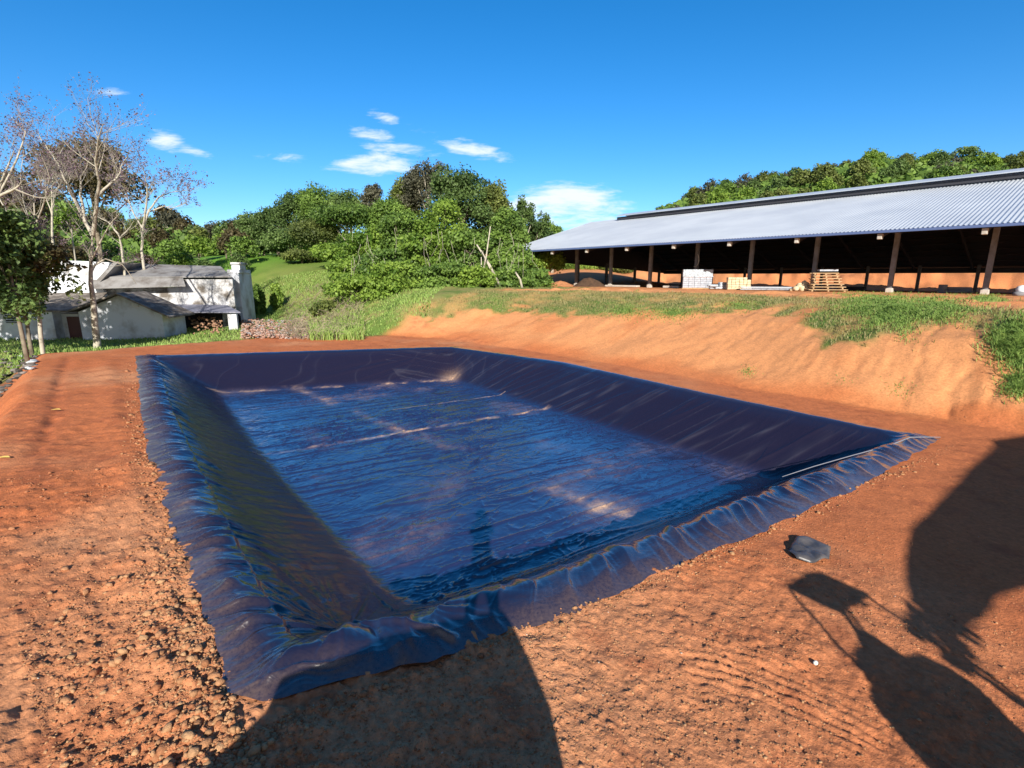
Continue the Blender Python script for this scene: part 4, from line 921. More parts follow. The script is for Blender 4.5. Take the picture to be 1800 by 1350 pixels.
mb = MB(); [mb.box((x, 0, .02), (.1, 1.0, .06)) for x in (-1.5, 0, 1.5)]; mb.build('bearers', M_['black'], root)
p = stand(1412, 510); K = 90; a_ = rng.uniform(0, 6.28, K); r_ = rng.uniform(0, 1, K)**.6*.85; P = np.stack([p[0]+np.cos(a_)*r_, p[1]+np.sin(a_)*r_*.6, p[2]+.62*(1-r_/.95)], 1)
o = rocks('sand_heap', P, rng.uniform(.12, .24, K), M_['cream'], jitter=.1, sub=1); tagit(o, 'small cream heap of sand at the foot of a barn post', 'sand heap')
p = stand(1452, 512); root = empty('timber_stack', p, 'stack of pale timber boards and pallets by the barn post', 'timber stack', 'timber stacks', rz=-.25)
for j in range(7):
    mb = MB(); l = 2.4-.12*j+R.uniform(-.15, .15)
    for k in range(4): mb.box((R.uniform(-.05, .05)-.05*j, -.45+k*.3, .13+j*.2), (l, .16, .05), rz=R.uniform(-.04, .04))
    for k in (-1, 0, 1): mb.box((k*l*.42-.05*j, 0, .05+j*.2), (.1, 1.0, .09))
    mb.build('pallet_layer', M_['timber'], root)
mb = MB(); mb.box((-.1, -.1, 1.53), (1.2, .6, .12)); mb.build('grey_sheet', M_['block'], root)
for (x0, x1, y, hh, mk, lab, nm) in [(1484, 1518, 509, .32, 'black', 'dark beam on the ground right of the timber stack', 'ground_beam'), (1656, 1712, 513, .22, 'post', 'long dark trough lying between two barn posts', 'trough'),
                           (1066, 1122, 503, .18, 'concrete', 'pale concrete slab on the ground near the third post', 'slab'), (1168, 1196, 503, .2, 'concrete', 'short pale slab left of the wrapped stack', 'slab'), (1178, 1196, 498, .3, 'black', 'short dark plank behind the short pale slab', 'plank')]:
    T2 = {'ground_beam': 2.0, 'trough': 1.2, 'slab': -.4, 'plank': 1.0}[nm]; A = stand(x0, y, T2); B = stand(x1, y+1, T2); mb = MB()
    if nm == 'trough':
        mb.beam(A+Vector((0, 0, .1)), B+Vector((0, 0, .1)), .5, .12); mb.beam(A+Vector((0, .2, .25)), B+Vector((0, .2, .25)), .08, .3); mb.box(A+Vector((0, 0, .25)), (.25, .5, .6))
    else: mb.beam(A+Vector((0, 0, hh/2)), B+Vector((0, 0, hh/2)), .6 if nm != 'ground_beam' else .3, hh)
    o = mb.build(nm, M_[mk], bevel=.03, loc=A); tagit(o, lab, nm.replace('_', ' '))
# mounds of soil on the terrace
for (px, py, wd, hh, colr, lab) in [(1036, 503, 3.6, .95, (.09, .05, .03), 'dark brown mound of soil beside the second barn post'), (985, 503, 3.4, .55, (.5, .22, .1), 'low orange mound of soil between the first two posts'), (1600, 509, 0, 0, None, None)]:
    if not wd: continue
    p = stand(px, py); mm = mat('mound soil', colr, .95, noise=(3, 5, tuple(c*.6 for c in colr), .4, .7), bump=(8, .8, .1))
    nn = 40; g_ = np.linspace(-1, 1, nn); A, B = np.meshgrid(g_, g_, indexing='ij'); rr_ = np.hypot(A, B); Z = hh*np.clip(1-rr_**1.4, -.2, 1)*(1+.3*fbm(A*3, B*3, int(px), 3))
    V = np.stack([A*wd/2, B*wd/3, Z], -1).reshape(-1, 3); I = np.arange(nn*nn).reshape(nn, nn); F = np.stack([I[:-1, :-1], I[1:, :-1], I[1:, 1:], I[:-1, 1:]], -1).reshape(-1, 4)
    o = npmesh('soil_mound', V, F, mm, smooth=True); o.location = p; o.rotation_euler.z = -.2; tagit(o, lab, 'soil mound')
p = stand(1793, 521); root = empty('rubble_bag', p, 'white sack on a dark stone at the right edge beyond the last post', 'sack')
rocks('sack', np.array([[0, 0, .35], [.35, 0, .3]]), [.3, .26], M_['white'], sub=1, jitter=.08).parent = root
rocks('stone', np.array([[-.1, 0, .08], [.3, 0.1, .05]]), [.32, .28], M_['post'], sub=1, jitter=.12).parent = root

# ------------------------------------------------------------------ farmhouse
def box_px(mb, x0, x1, y0, y1, Y, depth):      # box whose front face fills the px rectangle at distance Y
    a = on_y(x0, y1, Y); b = on_y(x1, y0, Y); mb.box(((a[0]+b[0])/2, Y+depth/2, (a[2]+b[2])/2), (b[0]-a[0], depth, b[2]-a[2])); return mb
def house():
    Z0 = -.9
    base = on_y(210, 600, 35)
    root = empty('farmhouse', (base[0], 35, Z0), 'low whitewashed farmhouse with a gable and old roof behind the bare trees', 'farmhouse', rz=math.radians(6))
    O = Vector((base[0], 35, Z0))
    def B(mb, name, m, parent=root, **k):
        mb.v = [(v[0]-O[0], v[1]-O[1], v[2]-O[2]) for v in mb.v]; return mb.build(name, m, parent, **k)
    P = on_y
    # left wing wall
    l = P(-60, 547, 35); r = P(100, 547, 35); c = P(146, 550, 35.8)
    mb = MB(); mb.box(((l[0]+r[0])/2, 37.5, (Z0+l[2])/2), (r[0]-l[0], 5, l[2]-Z0)); B(mb, 'left_wall', M_['white'])
    mb = MB(); mb.box(((r[0]+c[0])/2, 38.0, (Z0+c[2])/2-.02), (c[0]-r[0], 4.5, c[2]-Z0-.04)); B(mb, 'recessed_wall', M_['white'])
    # louvred window
    a = P(28, 566, 34.96); b = P(60, 545, 34.96); mb = MB(); mb.box(((a[0]+b[0])/2, 34.98, (a[2]+b[2])/2), (b[0]-a[0], .06, b[2]-a[2])); wn = B(mb, 'window', M_['black'])
    for i in range(5): mb = MB(); z = a[2]+(b[2]-a[2])*(i+.5)/5; mb.box(((a[0]+b[0])/2, 34.92, z), (b[0]-a[0], .06, .07)); B(mb, 'louvre', M_['block'], wn)
    a = P(134, 597, 35.7); b = P(149, 556, 35.7); mb = MB(); mb.box(((a[0]+b[0])/2, 35.72, (a[2]+b[2])/2), (b[0]-a[0], .08, b[2]-a[2])); B(mb, 'door', mat('dark red door', (.09, .03, .03), .6))
    # lean-to roof over the left wing (old dark tiles)
    e0 = P(-70, 543, 34.5); e1 = P(160, 549, 35.0); t0 = P(-70, 512, 39.5); t1 = P(205, 516, 39.5)
    mb = MB(); mb.ext([e0, e1, t1, t0], (0, 0, .1)); B(mb, 'wing_roof', M_['oldroof'])
    # gable section
    gl = P(150, 600, 34.6); gr = P(262, 600, 34.6); rr_ = P(290, 600, 36.2)
    ap = P(208, 518, 34.6); el = P(150, 548, 34.6); er = P(262, 556, 34.6)
    pts = [Vector((gl[0], 34.6, Z0)), Vector((gr[0]+.9, 34.6, Z0)), Vector((gr[0]+.9, 34.6, P(282, 549, 34.6)[2])), Vector((ap[0], 34.6, ap[2])), Vector((gl[0], 34.6, el[2]))]
    mb = MB(); mb.ext(pts, (0, 2.9, 0)); B(mb, 'gable_wall', M_['white'])
    mb = MB(); q0 = Vector((ap[0], 34.2, ap[2]+.02)); q1 = Vector((gr[0]+1.6, 34.2, P(302, 560, 34.6)[2]+.02)); mb.ext([q0, q1, q1+Vector((0, 0, .12)), q0+Vector((0, 0, .12))], (0, 3.4, 0)); B(mb, 'gable_roof_right', M_['oldroof'])
    q1 = Vector((gl[0]-.5, 34.2, el[2]-.02)); mb = MB(); mb.ext([q0+Vector((-.003, 0, 0)), q1, q1+Vector((0, 0, .12)), q0+Vector((-.003, 0, .12))], (0, 3.4, 0)); B(mb, 'gable_roof_left', M_['oldroof'])
    # side wall strip right of the gable, in sun
    a = P(262, 600, 34.57); b = P(283, 545, 34.57); mb = MB(); 
    # window opening hidden by trunk: small vent
    a = P(228, 540, 34.55); b = P(238, 533, 34.55); mb = MB(); mb.box(((a[0]+b[0])/2, 34.58, (a[2]+b[2])/2), (b[0]-a[0], .05, b[2]-a[2])); B(mb, 'vent', M_['stained'])
house()
def store():
    Z0 = -.5; O = Vector((on_y(405, 590, 42)[0], 42, Z0)); P = on_y
    root = empty('storehouse', O, 'long old storehouse with grey roof and stained white wall behind the farmhouse', 'storehouse', rz=math.radians(11))
    def B(mb, name, m, parent=root, **k):
        mb.v = [(v[0]-O[0], v[1]-O[1], v[2]-O[2]) for v in mb.v]; return mb.build(name, m, parent, **k)
    # main wall right part
    for x0, x1, yt, yy in ((196, 321.9, 504.5, 41.1), (322, 402, 491, 41.15)):
        a = P(x0, 560, 41); b = P(x1, yt, 41); mb = MB(); mb.box(((a[0]+b[0])/2, yy, (Z0+b[2])/2), (b[0]-a[0], .3, b[2]-Z0)); B(mb, 'front_wall', M_['stained'])
    # roof: ridge (210..402, 466..471) at 45 -> eave (190..402, 497/491) at 40.6
    e0 = P(178, 508, 40.2); e1 = P(322, 503, 40.2); e2 = P(322, 491, 40.8); e3 = P(400, 489, 40.8); r0 = P(212, 466, 45); r1 = P(402, 471, 45)
    mid = P(322, 468.5, 45)
    mb = MB(); mb.ext([P(176, 507, 40.0), P(322, 503.5, 40.0), P(322, 490.5, 40.72), P(184, 490.5, 40.72)], (0, 0, .08)); B(mb, 'lower_roof', M_['fibre'])
    mb = MB(); mb.ext([P(184, 490, 40.7)+Vector((0, 0, .06)), e3+Vector((0, 0, .06)), r1+Vector((0, 0, .06)), r0+Vector((0, 0, .06))], (0, 0, .09)); B(mb, 'main_roof', M_['fibre'])
    mb = MB(); mb.ext([r0, mid, r1, r1+Vector((0, 5, -1.6)), r0+Vector((0, 5, -1.6))], (0, 0, .06)); B(mb, 'rear_roof', M_['fibre'])
    # dark gap under eave
    # white gable block on the left, in sun
    l = P(88, 508, 40.6); r = P(176, 508, 40.6)
    pts = [Vector((l[0], 40.6, Z0)), Vector((r[0]+1.6, 40.6, Z0)), P(196, 500, 40.6), P(208, 462, 40.6), P(100, 457, 40.6), Vector((l[0], 40.6, P(90, 470, 40.6)[2]))]
    mb = MB(); mb.ext(pts, (0, 4.2, 0)); B(mb, 'white_gable', M_['white'])
    mb = MB(); q0 = P(178, 504, 40.4); q1 = P(212, 461, 40.4); mb.ext([q0, q1, q1+Vector((.34, 0, -.02)), q0+Vector((.34, 0, -.02))], (0, 4.4, 0)); B(mb, 'gable_coping', M_['fibre'])
    # band roof with dark gap between store and farmhouse
    a = P(150, 522, 40.0); b = P(322, 506, 40.0)
    # stepped chimney tower
    Y = 42.2; Z1 = P(0, 500, Y)
    def bp(x0, x1, y0, dep, m, nm, zb=Z0, dy=0):
        a = P(x0, 0, Y); b = P(x1, 0, Y); a = P(x0, y0, Y); b = P(x1, y0, Y); mb = MB(); mb.box(((a[0]+b[0])/2, Y+dy+dep/2, (zb+a[2])/2), (b[0]-a[0], dep, a[2]-zb)); return B(mb, nm, m, bevel=.03)
    bp(400, 418, 480, 3.4, M_['white'], 'tower_base'); t1 = P(0, 480, Y)[2]
    bp(399, 419.5, 474, 3.0, M_['white'], 'tower_cap', t1+.002, -.05); t2 = P(0, 474, Y)[2]
    bp(405, 419, 465, 1.5, M_['white'], 'tower_step', t2+.002, .1); t3 = P(0, 465, Y)[2]
    bp(404, 421, 461, 1.7, M_['stained'], 'tower_top', t3+.002, .0)
    # open shed with lean-to roof and pillar
    mb = MB(); mb.ext([P(289, 549, 38.4), P(402, 551, 38.4), P(394, 538, 41), P(296, 535, 41)], (0, 0, .08)); B(mb, 'shed_roof', mat('blue grey sheet roof', (.17, .18, .25), .6, noise=(2, 4, (.30, .30, .36), .45, .7)))
    for x0, x1, top in ((386, 396, 553), (289, 292, 551)): a = P(x0, 590, 38.6); b = P(x1, top, 38.6); mb = MB(); mb.box(((a[0]+b[0])/2, 38.8, (Z0-.2+b[2])/2), (b[0]-a[0], .35, b[2]-Z0+.2)); B(mb, 'shed_pillar', M_['white'])
    a = P(292, 590, 40.9); b = P(385, 549, 40.9); mb = MB(); mb.box(((a[0]+b[0])/2, 40.93, (a[2]+b[2])/2), (b[0]-a[0], .1, b[2]-a[2])); B(mb, 'shed_shade_panel', M_['black'])  # black panel painting the shade inside the open shed
    # arched black panel painting the shade in the doorway beside the tower
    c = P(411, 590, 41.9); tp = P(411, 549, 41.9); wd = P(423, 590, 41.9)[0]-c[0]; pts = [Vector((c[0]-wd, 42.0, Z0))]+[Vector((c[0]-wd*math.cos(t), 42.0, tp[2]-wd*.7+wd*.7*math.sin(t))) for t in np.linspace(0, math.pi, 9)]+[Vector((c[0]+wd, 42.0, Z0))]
    mb = MB(); mb.ext(pts, (0, .15, 0)); B(mb, 'arch_shade_panel', M_['black'])
    a = P(404, 588, 41.6); b = P(421, 576, 41.6); mb = MB(); mb.box(((a[0]+b[0])/2, 41.8, (a[2]+b[2])/2), (b[0]-a[0], .3, b[2]-a[2])); B(mb, 'sill_block', M_['block'])
store()
# rubble heap right of the tower
K = 1900; px = rng.uniform(-1, 1, K); P = []
for i in range(K):
    x = 425+R.random()**1.2*115; 
    p = on_z(x, R.uniform(566, 596), 0); P.append((p[0], p[1], ground_at(p[0], p[1])+R.uniform(0, .45)*max(0, 1-(x-425)/120)))
K2 = len(P); cc = rng.uniform(0, 1, (K2, 1)); c = np.array([.42, .2, .13])*(1-cc)+np.array([.6, .45, .38])*cc; c[::11] = (.45, .45, .47)
o = rocks('rubble_heap', np.array(P), rng.uniform(.04, .14, K2), GM, c*.8, jitter=.55, flat=.5); tagit(o, 'heap of broken brick and rubble right of the chimney tower', 'rubble', kind='stuff')
# rubble inside the shed
P = [(*on_z(R.uniform(340, 392), R.uniform(572, 590), -.2), 0) for i in range(160)]; P = [(a, min(b, 40.5), ground_at(a, b)+R.uniform(0, .9)) for a, b, _ in P]
c = np.tile(np.array([[.38, .22, .14]]), (160, 1)); o = rocks('firewood_heap', np.array(P), rng.uniform(.05, .13, 160), GM, c, jitter=.4); tagit(o, 'reddish heap of rubble under the open shed roof', 'rubble', kind='stuff')
# scrap in the gully at the left edge
P = []; 
for i in range(160): x, y = on_z(R.uniform(-20, 70), R.uniform(632, 690), -.9); P.append((x, y, ground_at(x, y)+R.uniform(0, .15)))
c = rng.uniform(.03, .3, (160, 1))*np.array([[1, .9, .85]]); c[::9] = (.55, .6, .65); o = rocks('gully_debris', np.array(P), rng.uniform(.05, .22, 160), GM, c, jitter=.5, flat=.4); tagit(o, 'dark stones and scrap in the gully at the left edge', 'debris', kind='stuff')
# twiggy dry hedge beyond the rubble
mb = MB()
for i in range(900):
    px = R.uniform(505, 640); py = R.uniform(548, 590) if px < 600 else R.uniform(550, 578); x, y = on_z(px, py, .3); g = ground_at(x, y); a = R.uniform(0, 6.28); L_ = R.uniform(.5, 1.5)
    mb.tube([(x, y, g), (x+math.cos(a)*.3*L_, y+math.sin(a)*.3*L_, g+.6*L_*R.uniform(.4, 1.0)), (x+math.cos(a)*.8*L_, y+math.sin(a)*.6*L_, g+.8*L_*R.uniform(.3, 1.0))], [.02, .015, .008], 3, False)
o = mb.build('dry_brush', mat('dry twigs', (.30, .24, .17), .9)); tagit(o, 'tangled dry grey brush between the rubble and the green bushes', 'brush', kind='stuff')

# ------------------------------------------------------------------ grass
def blades(name, x, y, h, tint, m, label, wd=.03, lean=.5):
    K = len(x); z = ground_z(x, y); a = rng.uniform(0, 6.28, K); ca, sa = np.cos(a), np.sin(a); la = rng.uniform(0, 6.28, K); ll = h*lean*rng.uniform(.1, 1, K)
    b0 = np.stack([x-ca*wd, y-sa*wd, z-.02], 1); b1 = np.stack([x+ca*wd, y+sa*wd, z-.02], 1)
    m1 = np.stack([x+np.cos(la)*ll*.35+ca*wd*.7, y+np.sin(la)*ll*.35+sa*wd*.7, z+h*.6], 1); m0 = m1-np.stack([ca*wd*1.4, sa*wd*1.4, 0*ca], 1)
    tp = np.stack([x+np.cos(la)*ll, y+np.sin(la)*ll, z+h*rng.uniform(.75, 1, K)], 1)
    V = np.stack([b0, b1, m1, tp, m0], 1).reshape(-1, 3); F = np.arange(K*5).reshape(K, 5)
    o = npmesh(name, V, F, m, attrs=[('tint', 'FACE', np.clip(tint, 0, 1))]); tagit(o, label, 'grass', kind='stuff'); return o
def grass():
    # shoulder of the cut: by terrain mask
    K = 190000; n = rng.uniform(18, 34, K); t = rng.uniform(-1, 33, K); x, y = XY(n, t)
    g, pale, p, wob, wob2 = masks(x, y); keep = (rng.uniform(0, 1, K) < (g**2)*.55)&(y > 3); x, y, n, t = x[keep], y[keep], n[keep], t[keep]; K = len(x)
    blades('bank_grass', x, y, rng.uniform(.03, .11, K)*(1+.8*vn(x*1.5, y*1.5, 8)), rng.uniform(.2, 1, K)**.8, M_['drygrass'], 'short dry olive turf on the shoulder of the orange cut bank', .012, .9)
    # lush patches: px centre, px radii, number, height
    xs = []; ys = []; hs = []
    for (cx, cy, rx, ry, K, h) in [(1570, 545, 95, 36, 15000, .34), (1520, 530, 70, 16, 5000, .26), (1650, 540, 70, 20, 5000, .26), (1790, 608, 44, 46, 6000, .5), (1790, 690, 20, 12, 900, .3), (1735, 528, 34, 14, 1600, .4),
                                (1095, 545, 55, 16, 2600, .22), (1180, 550, 60, 14, 2200, .2), (1300, 538, 60, 12, 1500, .18), (870, 528, 60, 14, 900, .2), (1315, 655, 12, 14, 120, .14), (1580, 688, 26, 6, 90, .12), (1120, 512, 6, 5, 60, .3), (1480, 668, 12, 5, 30, .1)]:
        K = int(K*1.25); h *= .5; a = rng.uniform(0, 6.28, K); r = np.abs(rng.normal(0, .52, K)); px = cx+np.cos(a)*r*rx*(1+.25*np.sin(a*5+cx)); py = cy+np.sin(a)*r*ry*(1+.25*np.sin(a*7+cy))
        # intersect with the slope by marching
        u = (px-900)/FPX; v = (675-py)/FPX; dy = C_+v*S_; dz = -S_+v*C_
        k = np.full(K, 9.0)
        hit = np.zeros(K, bool)
        for s in range(150):
            z = CH+dz*k; gz = base_z(u*k, dy*k); hit |= (z < gz+.03); k = np.where(hit, k, k+.25)
        ok = hit&(k < 45); xs.append((u*k)[ok]); ys.append((dy*k)[ok]); hs.append(h*rng.uniform(.4, 1.1, ok.sum()))
    x = np.concatenate(xs)+rng.normal(size=sum(map(len, xs)))*.12; y = np.concatenate(ys)+rng.normal(size=len(x))*.2; h = np.concatenate(hs)
    blades('lush_grass', x, y, h, rng.uniform(0, .93, len(x))*(.6+.4*vn(x*2, y*2, 3)), M_['grass'], 'lush green grass clumps hanging over the cut bank', .010, 1.1)
    # near the house and the field's edge
    K = 70000; x = rng.uniform(-50, -6, K); y = rng.uniform(26, 62, K); g, *_ = masks(x, y); n, t = NT(x, y); keep = (g > .6)&(rng.uniform(0, 1, K) < 1.0)&(x/y > -1.15); x, y = x[keep], y[keep]; K = len(x)
    tall = sst(fbm(x*.25, y*.25, 4, 3), 0, .5)
    blades('lawn_grass', x, y, rng.uniform(.08, .2, K)*(1+1.0*tall), rng.uniform(.1, 1, K), M_['grass'], 'green and straw coloured grass around the farmhouse and field', .03, .7)
    # tall straw grass at the hedge
    K = 2600; px = rng.uniform(545, 640, K); py = rng.uniform(572, 596, K); q = np.array([on_z(a, b, .1) for a, b in zip(px, py)])
    blades('tall_grass', q[:, 0], q[:, 1], rng.uniform(.3, .8, K), rng.uniform(.4, 1, K), M_['grass'], 'tall yellow green grass before the dry brush', .025, .5)
grass()

# ------------------------------------------------------------------ small things on the near ground
def scrap():
    pts = [(1385, 972), (1400, 947), (1418, 945), (1460, 962), (1457, 984), (1425, 990), (1400, 985)]; base = on_z(1422, 968)
    g = ground_at(*base); nn = 26; P = [Vector((*on_z(*p, g+.03), 0))-Vector((*base, 0)) for p in pts]
    c = sum(P, Vector())/len(P); V = [(c[0], c[1], .06)]; ring = 7; 
    rings = []
    for j in range(1, ring+1):
        k = j/ring; row = []
        for i in range(56):
            q = i/56*len(P); a = P[int(q)]; b = P[(int(q)+1) % len(P)]; e = a.lerp(b, q-int(q)); p = c.lerp(e, k)
            z = .05+.10*abs(float(vn(p[0]*5.3+4, p[1]*4.3, 3))-.5)*2+.04*abs(math.sin(p[0]*9+p[1]*5))+.05*(p[0] > .0)*p[0]*2; z *= .5; row.append(len(V)); V.append((p[0], p[1], max(z-.02*(j == ring), .01)))
        rings.append(row)
    F = [(0, rings[0][i], rings[0][(i+1) % 56]) for i in range(56)]
    for j in range(ring-1):
        for i in range(56): F.append((rings[j][i], rings[j+1][i], rings[j+1][(i+1) % 56], rings[j][(i+1) % 56]))
    me = bpy.data.meshes.new('liner_scrap'); me.from_pydata(V, [], F); me.update(); [setattr(p, 'use_smooth', True) for p in me.polygons]
    me.materials.append(mat('grey black plastic', (.05, .05, .058), .4, noise=(5, 4, (.13, .12, .12), .4, .7), bump=(12, .3, .01)))
    o = bpy.data.objects.new('liner_scrap', me); COL.objects.link(o); o.location = (*base, g+.015); md = o.modifiers.new('thickness', 'SOLIDIFY'); md.thickness = .006
    tagit(o, 'crumpled dark scrap of plastic sheet lying on the red soil', 'plastic scrap')
scrap()
x, y = on_z(1433, 1170); o = rocks('pale_stone', np.array([[0, 0, 0]]), [.028], mat('pale stone', (.7, .74, .66), .8), sub=1, jitter=.1); o.location = (x, y, ground_at(x, y)+.035); tagit(o, 'small pale stone lying alone in the soil right of the pond', 'stone')
for (px, py, lab) in [(98, 723, 'yellow fallen leaf on the left bank'), (6, 808, 'yellow fallen leaf at the left edge of the picture')]:
    x, y = on_z(px, py); V = [(-.16, 0, 0), (-.05, -.06, .02), (.08, -.05, .03), (.18, 0, .01), (.08, .06, .03), (-.05, .06, .02), (0, 0, .0)]
    me = bpy.data.meshes.new('fallen_leaf'); me.from_pydata(V, [], [(6, i, (i+1) % 6) for i in range(6)]); me.materials.append(mat('yellow leaf', (.65, .45, .12), .7)); o = bpy.data.objects.new('fallen_leaf', me); COL.objects.link(o); md = o.modifiers.new('t', 'SOLIDIFY'); md.thickness = .004
    o.location = (x, y, ground_at(x, y)+.05); o.scale = (.9, .9, .9); tagit(o, lab, 'fallen leaf', 'yellow fallen leaves')

# ------------------------------------------------------------------ machines and photographer behind the camera (they cast the shadows)
TE = math.tan(math.radians(SUN_E)); TA = math.tan(SUN_A)
def caster(px, py, Yc):            # point in the plane y = Yc whose shadow falls at the ground seen at px, py
    x, y = on_z(px, py); d = y-Yc
    return Vector((x-TA*d, Yc, d*TE))
def machines():
    # excavator whose deck carries the photographer
    root = empty('excavator', (-.9, -2.2, 0), 'yellow tracked excavator parked at the near edge of the pond, just behind the viewpoint', 'excavator')
    O = root.location
    def B(mb, nm, m, par=root, **k): mb.v = [(v[0]-O[0], v[1]-O[1], v[2]-O[2]) for v in mb.v]; return mb.build(nm, m, par, **k)
    out = [caster(352, 1352, -.3), caster(420, 1290, -.3), caster(478, 1238, -.3), caster(512, 1172, -.3), caster(640, 1125, -.3), caster(700, 1096, -.3), caster(880, 1060, -.3), caster(896, 1082, -.3), caster(925, 1140, -.3), caster(965, 1230, -.3), caster(992, 1350, -.3)]
    out = [Vector((out[0][0], -.3, .9))]+out+[Vector((out[-1][0]+.05, -.3, .9))]
    mb = MB(); mb.ext(out, (0, -2.6, 0)); B(mb, 'engine_house', M_['machine'], bevel=.04)
    for sx in (-2.35, .15):
        mb = MB(); pts = [(sx, -3.3, .12), (sx, -.5, .12), (sx, -.2, .35), (sx, -.2, .6), (sx, -.5, .82), (sx, -3.3, .82), (sx, -3.6, .6), (sx, -3.6, .35)]
        mb.ext(pts, (.5, 0, 0)); B(mb, 'track', M_['rubber'], bevel=.03)
    # tractor loader with sun canopy and a raised bucket
    Yc = -.6
    root2 = empty('loader_tractor', (4.6, -1.8, 0), 'loader tractor with sun canopy and raised bucket standing right of the viewpoint', 'tractor')
    O = root2.location
    def poly(pl, Yc, dep, nm, m, bev=0):
        mb = MB(); mb.ext([caster(*p, Yc) for p in pl], (0, -dep, 0)); mb.v = [(v[0]-O[0], v[1]-O[1], v[2]-O[2]) for v in mb.v]; return mb.build(nm, m, root2, bevel=bev)
    poly([(1378, 1028), (1392, 1015), (1410, 1004), (1440, 1004), (1480, 1022), (1522, 1040), (1510, 1056), (1484, 1066), (1470, 1072), (1430, 1054)], Yc, .06, 'canopy', M_['machine'])
    def bar(a, b, r, Yc=Yc):
        mb = MB(); mb.tube([caster(*a, Yc), caster(*b, Yc)], r, 6); mb.v = [(v[0]-O[0], v[1]-O[1], v[2]-O[2]) for v in mb.v]; mb.build('canopy_post', M_['rubber'], root2)
    bar((1384, 1034), (1494, 1160), .022); bar((1474, 1066), (1505, 1110), .03); bar((1484, 1066), (1520, 1115), .02); bar((1516, 1042), (1610, 1105), .022); bar((1640, 1130), (1830, 1262), .035)
    poly([(1500, 1100), (1520, 1108), (1585, 1150), (1610, 1145), (1660, 1170), (1700, 1195), (1745, 1235), (1800, 1285), (1830, 1310), (1830, 1420), (1700, 1420), (1635, 1350), (1560, 1270), (1528, 1228), (1526, 1195), (1490, 1160), (1494, 1145), (1505, 1130)], Yc, .3, 'body', M_['machine'])
    # raised bucket; its hoses hang below it
    Yb = -2.2
    poly([(1594, 925), (1588, 960), (1588, 1020), (1596, 1050), (1610, 1062), (1625, 1085), (1634, 1112), (1650, 1110), (1656, 1085), (1680, 1068), (1702, 1046), (1716, 1026), (1760, 1012), (1790, 1006), (1960, 985), (2100, 900), (2200, 760), (2000, 730), (1820, 757), (1790, 765), (1770, 768), (1740, 772), (1742, 782), (1722, 800), (1700, 820), (1664, 858), (1640, 884)], Yb, .3, 'bucket', M_['machine'], .02)
    mb = MB(); q = caster(1930, 990, Yb); mb.tube([q+Vector((0, -.3, 0)), Vector((8.2, -3.0, 2.0)), Vector((6.2, -3.2, 1.1))], .16, 8); mb.v = [(v[0]-O[0], v[1]-O[1], v[2]-O[2]) for v in mb.v]; mb.build('lift_arm', M_['machine'], root2)
    mb = MB(); rr_ = random.Random(4)
    for (cx, cy, s, K) in [(1608, 1085, 16, 9), (1625, 1098, 12, 6), (1690, 1150, 15, 9), (1672, 1135, 12, 7), (1697, 1118, 8, 4), (1640, 1105, 16, 5)]:
        for i in range(K):
            a = (cx+rr_.uniform(-s, s), cy+rr_.uniform(-s, s)*1.3); b = (a[0]+rr_.uniform(-s, s), a[1]+rr_.uniform(-s, s)*1.2); mb.tube([caster(*a, Yb), caster(*b, Yb)], rr_.uniform(.03, .075), 5)
    mb.tube([caster(1655, 1040, Yb), caster(1640, 1085, Yb), caster(1600, 1100, Yb)], .03, 5); mb.tube([caster(1650, 1100, Yb), caster(1690, 1150, Yb), caster(1740, 1190, Yb), caster(1830, 1255, Yb)], .03, 5)
    mb.v = [(v[0]-O[0], v[1]-O[1], v[2]-O[2]) for v in mb.v]; mb.build('hoses', M_['rubber'], root2)
    for (x, y, r) in ((4.3, -1.0, .45), (5.9, -1.1, .45), (4.2, -3.3, .75), (6.1, -3.4, .75)):
        mb = MB(); n = 24; pr = [(-.2, r*.8), (-.2, r*.96), (-.12, r), (.12, r), (.2, r*.96), (.2, r*.8)]
        mb.tube([(x+q, y, r) for q, _ in pr], [q for _, q in pr], n); mb.v = [(v[0]-O[0], v[1]-O[1], v[2]-O[2]) for v in mb.v]; mb.build('wheel', M_['rubber'], root2, smooth=False)
machines()
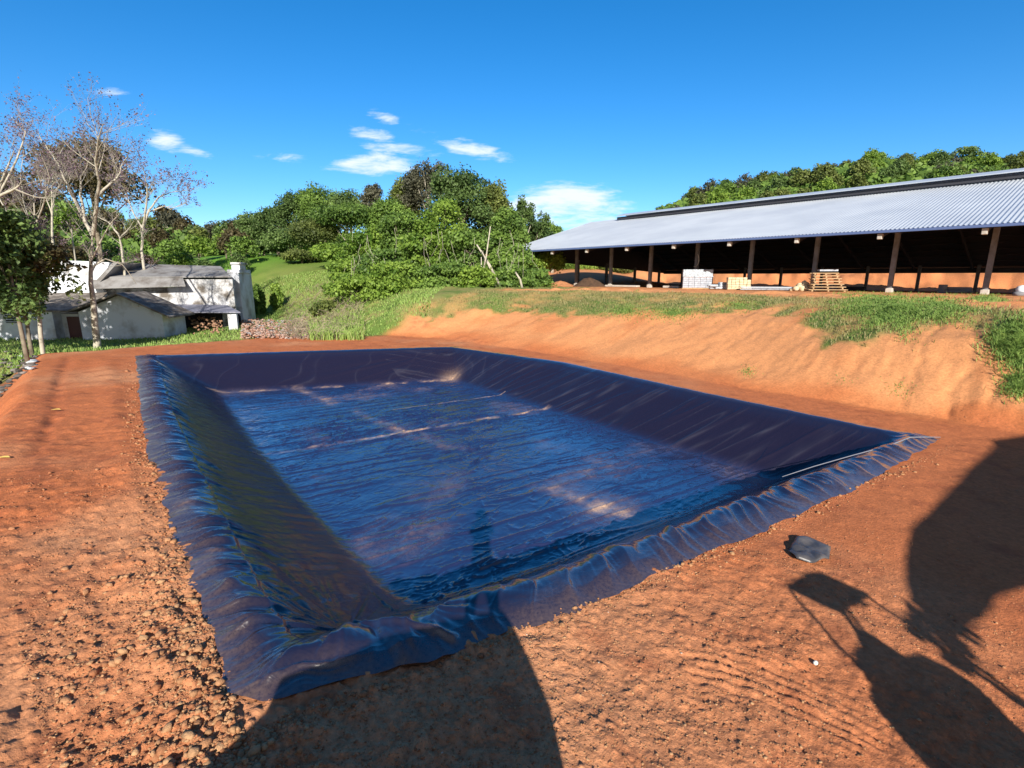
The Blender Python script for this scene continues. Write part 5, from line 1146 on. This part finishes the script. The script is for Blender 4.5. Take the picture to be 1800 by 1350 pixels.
def person():
    """photographer standing on the excavator deck right behind the camera, phone raised"""
    z0 = 2.32; P = {'pel': (.02, -.42, z0+.92), 'sp': (.02, -.40, z0+1.15), 'ch': (.02, -.36, z0+1.35), 'nk': (.02, -.33, z0+1.47), 'hd': (.02, -.30, z0+1.58), 'ht': (.02, -.31, z0+1.70),
         'lh': (-.10, -.42, z0+.86), 'lk': (-.13, -.38, z0+.48), 'la': (-.14, -.43, z0+.09), 'lt': (-.15, -.27, z0+.04), 'rh': (.14, -.42, z0+.86), 'rk': (.17, -.38, z0+.48), 'ra': (.18, -.43, z0+.09), 'rt': (.19, -.27, z0+.04),
         'ls': (-.17, -.35, z0+1.40), 'le': (-.22, -.22, z0+1.16), 'lw': (-.09, -.12, z0+1.40), 'lm': (-.05, -.10, z0+1.46), 'rs': (.21, -.35, z0+1.40), 're': (.26, -.22, z0+1.16), 'rw': (.13, -.12, z0+1.40), 'rm': (.09, -.10, z0+1.46)}
    Rd = {'pel': .16, 'sp': .145, 'ch': .16, 'nk': .06, 'hd': .085, 'ht': .07, 'lh': .10, 'lk': .065, 'la': .045, 'lt': .04, 'rh': .10, 'rk': .065, 'ra': .045, 'rt': .04, 'ls': .07, 'le': .045, 'lw': .03, 'lm': .032, 'rs': .07, 're': .045, 'rw': .03, 'rm': .032}
    E_ = [('pel', 'sp'), ('sp', 'ch'), ('ch', 'nk'), ('nk', 'hd'), ('hd', 'ht'), ('pel', 'lh'), ('lh', 'lk'), ('lk', 'la'), ('la', 'lt'), ('pel', 'rh'), ('rh', 'rk'), ('rk', 'ra'), ('ra', 'rt'), ('ch', 'ls'), ('ls', 'le'), ('le', 'lw'), ('lw', 'lm'), ('ch', 'rs'), ('rs', 're'), ('re', 'rw'), ('rw', 'rm')]
    keys = list(P); rad = dict(Rd)
    for s, sg in (('l', 1), ('r', -1)):      # five fingers from each palm
        m = Vector(P[s+'m'])
        for i in range(5):
            a = m+Vector((sg*(.01 if i < 4 else .02), .01, .02-.018*i)); b = a+Vector((sg*(.035-.004*i), .012, .012)); k1, k2 = s+'f%d' % i, s+'g%d' % i
            P[k1] = tuple(a); P[k2] = tuple(b); rad[k1] = .010; rad[k2] = .008; E_ += [(s+'m', k1), (k1, k2)]; keys += [k1, k2]
    me = bpy.data.meshes.new('person'); me.from_pydata([P[k] for k in keys], [(keys.index(a), keys.index(b)) for a, b in E_], [])
    cloth = mat('work clothes', (.10, .13, .2), .9); me.materials.append(cloth)
    o = bpy.data.objects.new('person', me); COL.objects.link(o)
    sk = o.modifiers.new('skin', 'SKIN'); sd = me.skin_vertices[0].data
    for i, k in enumerate(keys): sd[i].radius = (rad[k], rad[k]*(.75 if k in ('pel', 'sp', 'ch') else 1)); sd[i].use_root = (k == 'pel')
    ss = o.modifiers.new('sub', 'SUBSURF'); ss.levels = 1; ss.render_levels = 1
    tagit(o, 'person in work clothes holding up a phone on the excavator deck, behind the viewpoint', 'person')
    mb = MB(); mb.tube([(.02, -.31, z0+1.66), (.02, -.31, z0+1.69)], [.16, .15], 16); mb.tube([(.02, -.31, z0+1.69), (.02, -.31, z0+1.77)], [.10, .085], 16); mb.build('hat', mat('straw', (.5, .4, .2), .9), o)
person()
